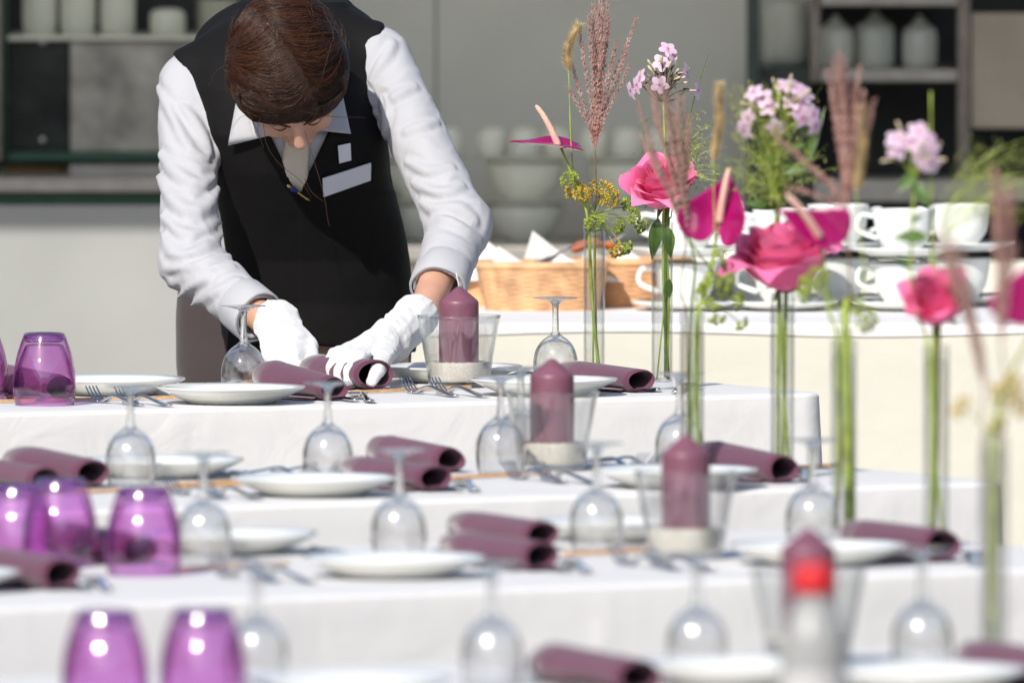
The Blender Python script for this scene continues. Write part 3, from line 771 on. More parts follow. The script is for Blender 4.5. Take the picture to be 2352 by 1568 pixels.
cutlery('fork', 2, 1700, 1262, 'behind the right front plate', flip=True, ang=32)
plate(2, 1880, 1296, 'behind the candle of the fourth table')
wine_glass(2, 1866, 1253, 'rightmost')
napkin(2, 2165, 1292, 'at its right end', rn=0.023, rf=0.0235, L=0.26)
cutlery('spoon', 2, 2240, 1300, 'beside the napkin at the right end', ang=0)

# ---- nearest table
tumbler(3, 242, 1632, 'leftmost')
tumbler(3, 466, 1628, 'beside the leftmost wine glass')
wine_glass(3, 590, 1574, 'leftmost')
plate(3, 800, 1610, 'in front of the second wine glass')
wine_glass(3, 1130, 1576, 'second from the left')
napkin(3, 1470, 1596, 'in the middle', rn=0.022, rf=0.025)
plate(3, 1690, 1572, 'beside the candle')
wine_glass(3, 1602, 1552, 'third from the left')
candle_set(3, 1856, 1530)
wine_glass(3, 2118, 1538, 'rightmost')
plate(3, 2130, 1586, 'in front of the rightmost wine glass')
napkin(3, 2500, 1590, 'cut off by the picture edge', rn=0.022, rf=0.026, L=0.27)
# shaker bottle, far out of focus
M['bottle_white'] = pmat('milky_plastic', (0.55, 0.55, 0.54), rough=0.3, var=0.03, trans=0.4)
M['label_white'] = pmat('white_label', (0.50, 0.49, 0.49), rough=0.5, var=0.04)
M['red_cap'] = pmat('red_plastic', (0.62, 0.02, 0.025), rough=0.35, var=0.05)
bt = thing('capped_bottle', at(1868, 1885), 0, 'white bottle with a red cap, strongly blurred in the right foreground', 'bottle')
m_ = MB(); m_.lathe(smooth_prof([(0.0, 0), (0.034, 0), (0.037, 0.004), (0.0375, 0.10), (0.0372, 0.190), (0.034, 0.212), (0.024, 0.236), (0.0165, 0.246), (0.016, 0.252)], 40), 36)
obj('body', m_.mesh('bottle_body'), M['bottle_white'], bt)
m_ = MB(); m_.lathe([(0.0379, 0.02), (0.0382, 0.021), (0.0382, 0.024), (0.0381, 0.162), (0.0380, 0.165), (0.0368, 0.166)], 36); obj('label', m_.mesh('bottle_label'), M['label_white'], bt)
m_ = MB(); m_.lathe([(0, 0.2525), (0.0225, 0.2525), (0.023, 0.256), (0.0225, 0.277), (0.020, 0.283), (0.010, 0.2855), (0, 0.286)], 36)
obj('cap', m_.mesh('bottle_cap'), M['red_cap'], bt)

# ---- buffet: baskets, porcelain
M['wicker'] = pmat('wicker', (0.72, 0.41, 0.21), rough=0.6, var=0.2, scale=25)
M['paper_white'] = pmat('white_paper_napkin', (0.84, 0.83, 0.80), rough=0.8, var=0.03)
M['orange_bread'] = pmat('orange_packet', (0.66, 0.16, 0.05), rough=0.5)
def basket(px, py, rx, ry, h, label, seed):
    p = at(px, py); rnd = random.Random(seed)
    t = thing('wicker_basket', p, 0, label, 'basket', 'wicker baskets on the buffet')
    nst = 28
    for j in range(19):
        q = j/18; z = 0.004 + h*q; k = 0.84 + 0.16*q + 0.02*math.sin(q*3)
        mb = MB(); n = 96; pts = []
        for i in range(n+1):
            a = 2*math.pi*i/n; w = 0.0009*math.cos(nst/2*a + (math.pi if j % 2 else 0))
            se = 1/((abs(math.cos(a))**3 + abs(math.sin(a))**3)**(1/3))
            pts.append((rx*k*se*math.cos(a) + w*math.cos(a), ry*k*se*math.sin(a) + w*math.sin(a), z))
        mb.tube(pts, 0.0038 if j < 18 else 0.008, 6, False)
        obj('rim' if j == 18 else 'woven_band', mb.mesh('band'), M['wicker'], t)
    for i in range(nst):
        a = 2*math.pi*(i+0.5)/nst
        se = 1/((abs(math.cos(a))**3 + abs(math.sin(a))**3)**(1/3))
        mb = MB(); mb.tube([(rx*0.84*se*math.cos(a), ry*0.84*se*math.sin(a), 0.002), (rx*0.93*se*math.cos(a), ry*0.93*se*math.sin(a), h*0.5), (rx*se*math.cos(a), ry*se*math.sin(a), h)], 0.003, 5)
        obj('stake', mb.mesh('stake'), M['wicker'], t)
    mb = MB(); mb.lathe([(0, 0.002), (min(rx, ry)*0.9, 0.002)], 24); b = obj('bottom', mb.mesh('bottom'), M['wicker'], t); b.scale = (rx/min(rx, ry), ry/min(rx, ry), 1)
    return p
def folded_paper(p, w, h, rz, tilt, label):
    mb = MB(); mb.add([(-w/2, 0, 0), (w/2, 0, 0), (-0.32*w, 0.004, h), (-w/2, 0.02, 0.0), (w/2, 0.02, 0), (-0.32*w, 0.008, h)], [(0, 1, 2), (5, 4, 3), (0, 2, 5, 3), (1, 4, 5, 2), (0, 3, 4, 1)])
    o = obj('paper_napkin', mb.mesh('paper_napkin', False), M['paper_white'], None, loc=p, rot=(R(tilt), 0, R(rz)))
    return tag(o, label, 'paper napkin', 'paper napkins in the baskets')
b1 = basket(1245, 714, 0.125, 0.085, 0.085, 'wide orange wicker basket holding white napkins right of her elbow', 1)
b2 = basket(1452, 706, 0.115, 0.085, 0.085, 'wicker basket behind the two in-focus vases', 2)
b0 = basket(1128, 704, 0.09, 0.08, 0.07, 'smaller wicker basket partly hidden by her sleeve', 3)
zb = ZT+0.075
for k, (px, d, w, h, rz, tl, lb) in enumerate(((1145, 30.85, 0.15, 0.10, 10, -6, 'tall white folded napkin nearest her elbow in the basket'), (1190, 30.75, 0.13, 0.07, -20, 4, 'low white folded napkin second from her elbow'),
        (1280, 30.9, 0.15, 0.095, 12, 0, 'pointed white folded napkin in the middle of the basket'), (1330, 30.8, 0.17, 0.06, 0, -8, 'broad white folded napkin left of the first vase'),
        (1400, 30.85, 0.14, 0.065, 8, 5, 'white folded napkin between the two vases, left one'), (1468, 30.95, 0.12, 0.065, -12, 0, 'white folded napkin between the two vases, right one'))):
    p = W(px, 660, d); folded_paper((p.x, p.y, zb-0.02), w, h, rz, tl, lb)
p = W(1345, 612, 31.05); mb = MB(); mb.tube(spline([(-0.03, 0, 0), (0, 0, 0.012), (0.035, 0.01, 0.014), (0.06, 0.01, 0.004)], 10), [0.004]+[0.016]*9+[0.004], 10, True, 0.6)
tag(obj('orange_packet', mb.mesh('orange_packet'), M['orange_bread'], None, loc=(p.x, p.y, ZT+0.105)), 'orange packet lying on the napkins in the basket by the first vase', 'packet')
spm = MB(); spm.lathe([(0, 0), (0.020, 0.002), (0.026, 0.010), (0.02, 0.004), (0, 0.002)], 20)
spm = spm.mesh('ladle')
p = W(1230, 640, 30.8); tag(obj('serving_spoon', SPOON, None, None, loc=(p.x, p.y, ZT+0.09), rot=(R(14), 0, R(-70))), 'dark steel serving spoon lying across the wicker basket', 'spoon')

def teapot(px, py, s, rz, label, lift=0.0):
    p = at(px, py, lift); t = thing('teapot', p, rz, label, 'teapot', 'white teapots on the buffet')
    m = MB(); m.lathe(smooth_prof([(0.0, 0.0), (0.042*s, 0.0), (0.046*s, 0.006*s), (0.066*s, 0.03*s), (0.07*s, 0.055*s), (0.058*s, 0.085*s), (0.036*s, 0.10*s), (0.034*s, 0.104*s)], 30), 40); obj('body', m.mesh('body'), M['china'], t)
    m = MB(); m.lathe(smooth_prof([(0.036*s, 0.104*s), (0.03*s, 0.112*s), (0.012*s, 0.12*s), (0.007*s, 0.124*s), (0.011*s, 0.132*s), (0.006*s, 0.139*s), (0, 0.14*s)], 20), 28); obj('lid', m.mesh('lid'), M['china'], t)
    m = MB(); m.tube(spline([(-0.058*s, 0, 0.085*s), (-0.085*s, 0, 0.092*s), (-0.105*s, 0, 0.070*s), (-0.095*s, 0, 0.04*s), (-0.062*s, 0, 0.03*s)], 18), 0.0065*s, 10); obj('handle', m.mesh('handle'), M['china'], t)
    pts = spline([(0.06*s, 0, 0.035*s), (0.085*s, 0, 0.05*s), (0.098*s, 0, 0.085*s), (0.118*s, 0, 0.10*s)], 14); m = MB(); m.tube(pts, [lerp(0.018*s, 0.008*s, i/14) for i in range(15)], 12); obj('spout', m.mesh('spout'), M['china'], t)
sauc = MB(); sauc.lathe([(0, 0), (0.045, 0), (0.075, 0.010), (0.076, 0.013), (0.045, 0.005), (0, 0.004)], 40); sauc = sauc.mesh('saucer')
ccup = MB(); ccup.lathe(smooth_prof([(0, 0), (0.022, 0.0), (0.025, 0.004), (0.036, 0.02), (0.041, 0.045), (0.043, 0.058)], 20) + [(0.0405, 0.058), (0.034, 0.022), (0.0, 0.008)], 32); ccup = ccup.mesh('cup')
chnd = MB(); chnd.tube(spline([(0.040, 0, 0.048), (0.060, 0, 0.05), (0.064, 0, 0.03), (0.036, 0, 0.018)], 14), 0.0038, 8); chnd = chnd.mesh('handle')
def coffee_cup(p, rz, label):
    t = thing('soup_cup', p, rz, label, 'cup', 'white soup cups on the buffet'); t.scale = (CS, CS, CS); obj('body', ccup, M['china'], t); obj('handle', chnd, M['china'], t)
tiers = [(1575, 716, 0), (1800, 716, 1), (1925, 703, 2), (2075, 716, 3), (2205, 703, 4)]
rnd = random.Random(3)
wh = ['behind the third vase', 'behind the open pink rose', 'between the two pink roses', 'behind the right pink rose', 'farthest right']
CS = 1.42
for (px, py, k) in tiers:
    p = at(px, py, 0.003)
    for lev in range(2):
        z = p.z + lev*0.0735*CS
        sc = obj('saucer', sauc, M['china'], None, loc=(p.x, p.y, z)); sc.scale = (CS, CS, CS)
        tag(sc, ('lower' if lev == 0 else 'upper')+' white saucer of the soup cup pile '+wh[k], 'saucer', 'white saucers on the buffet')
        coffee_cup((p.x, p.y, z+0.006*CS), (math.pi if k != 2 else 0.4) + rnd.uniform(-0.3, 0.3), ('lower' if lev == 0 else 'upper')+' white soup cup of the pile '+wh[k])
teapot(1690, 702, 1.45, 2.9, 'large white teapot behind the magenta heart-shaped flower', 0.003)

# ================================================================== vases and flowers
M['stem'] = pmat('flower_stem', (0.36, 0.46, 0.07), rough=0.45, var=0.25, scale=30)
M['stem_brown'] = pmat('woody_stem', (0.24, 0.12, 0.03), rough=0.5, var=0.3, scale=40)
M['leaf'] = pmat('green_leaf', (0.11, 0.20, 0.04), rough=0.4, var=0.3, scale=30, trans=0.3)
M['blade'] = pmat('grass_blade', (0.16, 0.25, 0.05), rough=0.45, var=0.25, scale=30, trans=0.25)
def rose_mat():
    m = pmat('rose_petal', (0.95, 0.16, 0.40), rough=0.6, spec=0.25, scale=22, trans=0.3, sheen=0.1, bump=0.12, bscale=70, col2=(0.94, 0.30, 0.53))
    nt = m.node_tree; mix = [n for n in nt.nodes if n.type == 'MIX'][0]; oi = N(nt, 'ShaderNodeObjectInfo')
    ad = N(nt, 'ShaderNodeMath', operation='MULTIPLY_ADD'); nt.links.new(oi.outputs['Random'], ad.inputs[0]); ad.inputs[1].default_value = 0.7
    src = mix.inputs['Factor'].links[0].from_socket; hl = N(nt, 'ShaderNodeMath', operation='MULTIPLY'); nt.links.new(src, hl.inputs[0]); hl.inputs[1].default_value = 0.4
    nt.links.new(hl.outputs[0], ad.inputs[2]); nt.links.new(ad.outputs[0], mix.inputs['Factor']); return m
M['rose'] = rose_mat()
M['spathe'] = pmat('magenta_spathe', (0.44, 0.006, 0.15), rough=0.22, var=0.12, scale=14, trans=0.15, coat=0.4, bump=0.12, bscale=40, bdist=0.004)
M['spadix'] = pmat('spadix', (0.80, 0.42, 0.38), rough=0.6, var=0.15, scale=60, bump=0.8, bscale=380, bdist=0.003, col2=(0.78, 0.55, 0.40))
M['phlox'] = pmat('phlox_petal', (0.78, 0.52, 0.70), rough=0.6, var=0.1, scale=40, trans=0.3, col2=(0.84, 0.68, 0.78))
M['phlox_eye'] = pmat('phlox_eye', (0.55, 0.05, 0.28), rough=0.6)
M['phlox_tube'] = pmat('phlox_tube', (0.74, 0.52, 0.55), rough=0.6, trans=0.2)
M['bud'] = pmat('phlox_bud', (0.62, 0.52, 0.34), rough=0.6, var=0.2)
M['calyx'] = pmat('dark_calyx', (0.10, 0.07, 0.03), rough=0.6)
M['plume'] = pmat('plume_grass', (0.40, 0.16, 0.15), rough=0.75, var=0.3, scale=45, trans=0.25, col2=(0.68, 0.46, 0.38))
M['plume_tan'] = pmat('plume_grass_tan', (0.56, 0.40, 0.31), rough=0.75, var=0.3, scale=60, trans=0.25, col2=(0.42, 0.22, 0.20))
M['foxtail'] = pmat('foxtail', (0.88, 0.70, 0.42), rough=0.8, var=0.2, scale=60, trans=0.3)
M['dill_y'] = pmat('dill_yellow', (0.74, 0.50, 0.04), rough=0.6, var=0.25, scale=90, trans=0.2)
M['dill_g'] = pmat('dill_green', (0.42, 0.52, 0.07), rough=0.6, var=0.3, scale=90, trans=0.2)
M['panic'] = pmat('fine_grass', (0.52, 0.54, 0.16), rough=0.6, var=0.3, scale=80, trans=0.3)

VH, VR = 0.29, 0.0188
vas_o = MB(); vas_o.lathe([(0, 0.0), (VR-0.001, 0.0), (VR, 0.001), (VR, 0.003), (VR, 0.02), (VR, VH-0.01), (VR, VH-0.0012), (VR-0.0002, VH-0.0002), (VR-0.0009, VH), (VR-0.0016, VH-0.0002), (VR-0.0018, VH-0.0012), (VR-0.0018, VH-0.01), (VR-0.0018, 0.016), (VR-0.0019, 0.0135), (VR-0.004, 0.012), (0, 0.0115)], 48); vase_m = vas_o.mesh('vase_glass')
wat = MB(); wat.lathe([(0, 0.0118), (VR-0.0045, 0.0123), (VR-0.0023, 0.0139), (VR-0.0021, 0.017), (VR-0.0021, 0.03), (VR-0.0021, VH-0.03), (VR-0.0021, VH-0.0232), (VR-0.0022, VH-0.0226), (VR-0.0028, VH-0.0225), (0, VH-0.0225)], 40); water_m = wat.mesh('water')
VASES = []
def vase(ti, px, py, lab, h=1.0):
    p = at(px, py); t = thing('bud_vase', p, 0, 'tall slim clear glass vase '+lab+' on '+SHORT[ti], 'vase', 'slim glass vases')
    o = obj('glass', vase_m, M['vase'], t); o.scale = (1, 1, h)
    o = obj('water', water_m, M['water'], t); o.scale = (1, 1, h)
    v = dict(p=p, h=VH*h, d=p.y, ti=ti); VASES.append(v); return v
def bez_stem(v, head, rnd, lean=None):
    """a stem from the bottom of the vase through its mouth to head"""
    a = rnd.uniform(0, 6.28); b = a + math.pi + rnd.uniform(-0.5, 0.5)
    p = v['p']; q = VR*0.55
    base = p + Vector((q*math.cos(a), q*math.sin(a), 0.016))
    dx = head - (p + Vector((0, 0, v['h']))); e = Vector((dx.x, dx.y, 0)); e = e.normalized()*min(VR*0.62, e.length) if e.length > 1e-4 else e
    mouth = p + Vector((0, 0, v['h']-0.004)) + e
    mid = base.lerp(mouth, 0.5) + Vector((0.003*math.cos(b), 0.003*math.sin(b), 0))
    k = (head-mouth).length
    out = mouth + Vector((e.x*0.4/max(VR*0.62, 1e-4)*k*0.25, e.y*0.4/max(VR*0.62, 1e-4)*k*0.25, 0.35*k*max(0.25, (head.z-mouth.z)/max(k, 1e-4))))
    return spline([base, mid, mouth, out, head], 30)
def flower(name, head, label, cat, group=None):
    t = thing(name, head, 0, label, cat, group); return t
def stem_part(t, pts, r0, r1, mat, name='stem', seg=7):
    m = MB(); n = len(pts); m.tube([p - t.location for p in pts], [lerp(r0, r1, i/(n-1)) for i in range(n)], seg)
    return obj(name, m.mesh(name), mat, t)
def leaf_mesh(L, w, fold=0.25, droop=0.2, n=10):
    V, F = [], []
    for i in range(n+1):
        f = i/n; hw = w*math.sin(math.pi*min(1, f**0.8))*(1-0.15*f) + 0.0002
        z = -droop*L*f*f
        V += [(-hw, L*f, z+fold*hw), (-hw*0.5, L*f, z+fold*hw*0.35), (0, L*f, z), (hw*0.5, L*f, z+fold*hw*0.35), (hw, L*f, z+fold*hw)]
    for i in range(n):
        for k in range(4): F.append((i*5+k, i*5+k+1, (i+1)*5+k+1, (i+1)*5+k))
    return mesh('leaf', V, F)
def frame(d, up=Vector((0, 0, 1))):
    """matrix whose y axis is d"""
    d = d.normalized(); x = d.cross(up); x = x.normalized() if x.length > 1e-5 else Vector((1, 0, 0)); z = x.cross(d)
    return Matrix((x, d, z)).transposed().to_4x4()
def put_leaf(t, world_p, d, L, w, up=Vector((0, 0, 1)), mat=None, name='leaf', fold=0.25, droop=0.2):
    o = obj(name, leaf_mesh(L, w, fold, droop), mat or M['leaf'], t)
    o.matrix_local = Matrix.Translation(world_p - t.location) @ frame(d, up)
    return o

# ---- rose
def rose_petal(rl, h, z0, hw, curl, seed, flare=0.0):
    rnd = random.Random(seed); nu, nv = 10, 9
    V, F = [], []
    a1, a2 = rnd.uniform(0, 6.28), rnd.uniform(0, 6.28); sk = rnd.uniform(-0.08, 0.08); point = rnd.uniform(0.03, 0.10)
    for j in range(nv+1):
        for i in range(nu+1):
            u = -1+2*i/nu; v0 = j/nv
            v = v0*(1 - 0.16*u*u - 0.16*u**4 + point*max(0, 1-abs(u)*3))
            wv = 0.30 + 0.70*math.sin(min(math.pi/2, v0*1.9))
            th = u*hw*wv
            r = rl*(1-max(0, 1-v)**2.4)**0.62 * (1 + 0.07*u + flare*v*v)
            z = z0 + (h-z0)*v**1.08
            k = max(0, (v-0.66)/0.34)
            r += curl*k*k*(1+0.4*math.sin(3*u+a1)); z -= curl*0.75*k**3*(1+0.5*math.sin(2*u+a2))
            z += 0.0015*math.sin(5*u+a1)*v*v*(rl/0.04); r += 0.0012*math.sin(4*u+a2)*v*(rl/0.04)
            V.append((r*math.cos(th), r*math.sin(th)+sk*rl*v, z))
    n = nu+1
    for j in range(nv):
        for i in range(nu): F.append((j*n+i, j*n+i+1, (j+1)*n+i+1, (j+1)*n+i))
    return mesh('petal', V, F)
def rose(v, head, axis, Rr, label, seed, woody=True, outer=None):
    rnd = random.Random(seed); t = flower('rose', head, label, 'rose', 'pink roses')
    pts = bez_stem(v, head - axis.normalized()*Rr*0.62, rnd)
    stem_part(t, pts, 0.0033, 0.0040, M['stem_brown'] if woody else M['stem'])
    rot = frame(axis, Vector((0, -1, 0.3)))      # y axis along the rose's axis
    rot = rot @ Matrix.Rotation(R(-90), 4, 'X')  # now z along it
    layers = [(0.08, 0.60, 3, 1.9, 0.0, 0), (0.15, 0.62, 3, 1.7, 0.0, 0), (0.23, 0.62, 4, 1.4, 0.02, 0), (0.32, 0.60, 5, 1.2, 0.04, 0), (0.43, 0.57, 5, 1.05, 0.07, 0), (0.55, 0.51, 6, 0.92, 0.11, 0.0), (0.67, 0.43, 6, 0.86, 0.16, 0.02), (0.79, 0.33, 6, 0.80, 0.22, 0.05)]
    if outer: layers = layers[:outer]
    a0 = rnd.uniform(0, 6)
    for li, (rl, h, n, hw, curl, fl) in enumerate(layers):
        for k in range(n):
            a = a0 + li*1.1 + 2*math.pi*k/n + rnd.uniform(-0.12, 0.12)
            me = rose_petal(rl*Rr*rnd.uniform(0.95, 1.05), h*Rr*rnd.uniform(0.92, 1.08), -0.66*Rr, hw, curl*Rr*rnd.uniform(0.6, 1.4), rnd.random(), fl)
            o = obj('petal', me, M['rose'], t); o.matrix_local = rot @ Matrix.Rotation(a, 4, 'Z')
    for k in range(5):
        o = obj('sepal', leaf_mesh(Rr*0.55, Rr*0.10, 0.3, 0.5), M['leaf'], t)
        o.matrix_local = rot @ Matrix.Translation((0, 0, -0.62*Rr)) @ Matrix.Rotation(k*1.257, 4, 'Z') @ Matrix.Rotation(0.25, 4, 'X')
    m = MB(); m.lathe([(0.004, -0.75*Rr), (0.16*Rr, -0.70*Rr), (0.17*Rr, -0.60*Rr), (0.1*Rr, -0.55*Rr)], 14)
    o = obj('hip', m.mesh('hip'), M['leaf'], t); o.matrix_local = rot
    return t
# ---- anthurium
def spathe_mesh(L, Wd, cup, wave, seed):
    half = spline([(0.70, 0, 0), (0.60, 0.16, 0), (0.42, 0.44, 0), (0.20, 0.76, 0), (0.0, 0.96, 0), (-0.15, 0.98, 0), (-0.28, 0.80, 0), (-0.335, 0.52, 0), (-0.29, 0.24, 0), (-0.10, 0.025, 0)], 30)
    out = [(p.x*L, p.y*Wd) for p in half] + [(p.x*L, -p.y*Wd) for p in reversed(half[1:-1])]
    na = len(out); nr = 10; V = [(0, 0, 0)]; F = []
    for j in range(1, nr+1):
        f = j/nr
        for i in range(na):
            x, y = out[i][0]*f, out[i][1]*f; a = math.atan2(out[i][1], out[i][0])
            z = cup*((y/Wd)**2*1.6 + 0.35*(x/L)**2)*L + wave*L*f*f*math.sin(3*a+1.0+seed) - 0.02*L*math.exp(-(y/(0.05*Wd))**2)*f
            z += 0.008*L*math.sin(9*math.sqrt(abs(y)/Wd)+6*x/L)*f
            V.append((x, y, z))
    for i in range(na): F.append((0, 1+(i+1) % na, 1+i))
    for j in range(nr-1):
        for i in range(na):
            i2 = (i+1) % na; F.append((1+j*na+i, 1+j*na+i2, 1+(j+1)*na+i2, 1+(j+1)*na+i))
    return mesh('spathe', V, F)
def anthurium(v, head, tip, normal, L, Wd, cup, spad_dir, spad_len, label, seed, wave=0.03):
    rnd = random.Random(seed); t = flower('anthurium', head, label, 'anthurium', 'magenta anthuriums')
    tip = tip.normalized(); nrm = (normal - tip*normal.dot(tip)).normalized(); side = nrm.cross(tip)
    mat = Matrix((tip, side, nrm)).transposed().to_4x4()
    o = obj('spathe', spathe_mesh(L, Wd, cup, wave, seed), M['spathe'], t); o.matrix_local = mat
    so = o.modifiers.new('thick', 'SOLIDIFY'); so.thickness = 0.0009
    s = spad_dir.normalized(); bend = nrm*spad_len*0.06
    pts = spline([nrm*0.001, s*spad_len*0.35 + bend, s*spad_len*0.7 + bend, s*spad_len], 16)
    m = MB(); m.tube(pts, [lerp(0.0066, 0.0040, i/16) if i < 15 else (0.0034 if i == 15 else 0.0015) for i in range(17)], 14); obj('spadix', m.mesh('spadix'), M['spadix'], t)
    stem_part(t, bez_stem(v, head - nrm*0.001 - tip*0.004, rnd), 0.0030, 0.0024, M['stem'])
    return t
# ---- phlox
def blossom_mesh(r):
    V, F = [], []; n = 6
    for k in range(5):
        b = len(V); a0 = 2*math.pi*k/5
        for j in range(5):
            f = j/4; rr = r*(0.10+0.90*f); hw = 0.72*math.sin(min(math.pi*0.82, 0.5+f*2.1))*0.92
            for i in range(n+1):
                u = -1+2*i/n; a = a0 + u*hw*(1.0 if f > 0 else 0.8)
                q = rr*(1-0.16*u*u*f)
                V.append((q*math.cos(a), q*math.sin(a), 0.0006*(k % 2) - 0.10*r*f*f + 0.05*r*u*u*f))
        for j in range(4):
            for i in range(n): F.append((b+j*(n+1)+i, b+j*(n+1)+i+1, b+(j+1)*(n+1)+i+1, b+(j+1)*(n+1)+i))
    return mesh('blossom', V, F)
BL_M = blossom_mesh(0.0175); BL_M.materials.append(M['phlox'])
_e = MB(); _e.lathe([(0, 0.0009), (0.0016, 0.0009), (0.0028, 0.0003)], 10); EYE_M = _e.mesh('eye'); EYE_M.materials.append(M['phlox_eye'])
_e = MB(); _e.lathe([(0.0012, -0.021), (0.0013, -0.012), (0.0018, -0.003), (0.0026, 0.0)], 8); TUBE_M = _e.mesh('tube'); TUBE_M.materials.append(M['phlox_tube'])
_e = MB(); _e.lathe([(0, 0.0), (0.0012, 0.001), (0.0014, 0.009), (0.0026, 0.013), (0.0018, 0.018), (0, 0.020)], 8); BUD_M = _e.mesh('bud'); BUD_M.materials.append(M['bud'])
def phlox(v, head, blossoms, label, seed, leafs=3, nbuds=22, dark=True, rad=0.05):
    """blossoms: list of (offset in world metres, facing direction)"""
    rnd = random.Random(seed); t = flower('phlox', head, label, 'phlox', 'pale pink phlox')
    pts = bez_stem(v, head - Vector((0, 0, 0.03)), rnd); stem_part(t, pts, 0.0026, 0.0020, M['stem'])
    br = MB()
    for off, d in blossoms:
        off = Vector(off); d = Vector(d).normalized()
        rot = frame(d, Vector((0.2, 0.1, 1))) @ Matrix.Rotation(R(-90), 4, 'X') @ Matrix.Rotation(rnd.uniform(0, 6), 4, 'Z')
        for me, nm in ((BL_M, 'blossom'), (EYE_M, 'blossom_eye'), (TUBE_M, 'blossom_tube')):
            o = obj(nm, me, None, t); o.matrix_local = Matrix.Translation(off) @ rot
        e = off - d*0.021
        br.tube(spline([(0, 0, -0.03), e*0.5 + Vector((0, 0, -0.02)), e - d*0.004, e + d*0.004], 8), [0.0013]*7+[0.0019]*2, 6)
    for k in range(nbuds):
        a = rnd.uniform(0, 6.28); e = rnd.uniform(-0.2, 1.3); rr = rad*rnd.uniform(0.45, 0.85)
        d = Vector((math.cos(a)*math.cos(e), math.sin(a)*math.cos(e), math.sin(e))); off = d*rr*Vector((1, 1, 0.8)).length/1.6
        o = obj('bud', BUD_M, None, t); o.matrix_local = Matrix.Translation(off) @ frame(d) @ Matrix.Rotation(R(-90), 4, 'X')
        br.tube(spline([(0, 0, -0.03), off*0.45+Vector((0, 0, -0.012)), off], 6), 0.0009, 5)
        if k % 2 == 0: br.tube([off - d*0.006, off + d*0.004], [0.0016, 0.0023], 6)
    obj('branchlets', br.mesh('branchlets'), M['calyx'] if dark else M['stem'], t)
    for k in range(leafs):
        a = rnd.uniform(0, 6.28); q = pts[int(len(pts)*rnd.uniform(0.72, 0.93))]
        put_leaf(t, q, Vector((math.cos(a), math.sin(a), 0.45)), rnd.uniform(0.045, 0.07), 0.008)
    return t
# ---- grasses
def raceme_mesh(mb, pts, rnd, size=0.0018, step=0.0034, length=0.0075):
    """a thin axis set with small overlapping spikelets"""
    n = len(pts); L = sum((pts[i+1]-pts[i]).length for i in range(n-1)); m = int(L/step)
    mb.tube(pts, [lerp(0.0008, 0.0004, i/(n-1)) for i in range(n)], 4)
    for k in range(int(m*0.12), m):
        f = k/m*(n-1); i = min(int(f), n-2); p = pts[i].lerp(pts[i+1], f-i); d = (pts[i+1]-pts[i]).normalized()
        a = k*2.4 + rnd.uniform(-0.5, 0.5); o = d.orthogonal().normalized(); o = Matrix.Rotation(a, 3, d) @ o
        q = p + o*0.0016; e = (d*0.92 + o*0.35).normalized(); s = size*rnd.uniform(0.7, 1.25)*(1.0 if k < m*0.85 else 0.7)
        mb.tube([q, q+e*length*0.4, q+e*length], [s*0.4, s, 0.0002], 4, False)
def plume(v, root, tips, label, seed, mat='plume', size=0.0016, group='plume grasses'):
    """root: where the racemes fan out; tips: their ends"""
    rnd = random.Random(seed); t = flower('plume_grass', root, label, 'grass', group)
    stem_part(t, bez_stem(v, root, rnd), 0.0016, 0.0012, M['stem_brown'])
    for tp in tips:
        d = tp - root; side = Vector((rnd.uniform(-1, 1), rnd.uniform(-1, 1), 0))*0.012*d.length/0.25
        up = root + Vector((d.x*0.25, d.y*0.25, d.z*0.36)) + side*0.5
        pts = [p - root for p in spline([root - Vector((0, 0, 0.0)), up, root + d*0.7 + side*0.3 + Vector((0, 0, 0.004)), tp], 18)]
        mb = MB(); raceme_mesh(mb, pts, rnd, size); obj('raceme', mb.mesh('raceme', False), M[mat], t)
    return t
def foxtail(v, base, tip, label, seed, bend=0.004):
    rnd = random.Random(seed); t = flower('foxtail_grass', base, label, 'grass', 'foxtail grasses')
    stem_part(t, bez_stem(v, base, rnd), 0.0016, 0.0010, M['stem'])
    d = tip - base; pts = [p - base for p in spline([base, base + d*0.5 + Vector((-bend, 0, 0)), tip], 20)]
    mb = MB(); mb.tube(pts, [0.0007+0.0020*math.sin(math.pi*min(1, 0.12+0.86*i/20))**0.7 for i in range(21)], 8)
    for k in range(1700):
        f = rnd.uniform(0.02, 0.99)*20; i = min(int(f), 19); p = pts[i].lerp(pts[i+1], f-i); dd = (pts[i+1]-pts[i]).normalized()
        o = Matrix.Rotation(rnd.uniform(0, 6.28), 3, dd) @ dd.orthogonal().normalized(); e = (dd*0.95+o*rnd.uniform(0.5, 1.3)).normalized()
        q = p + o*0.0022; ln = rnd.uniform(0.009, 0.019)
        w = e.cross(o).normalized()*0.0007
        b = len(mb.V); mb.V += [tuple(q-w), tuple(q+w), tuple(q+e*ln)]; mb.F.append((b, b+1, b+2))
    obj('seed_head', mb.mesh('seed_head', False), M['foxtail'], t)
    return t
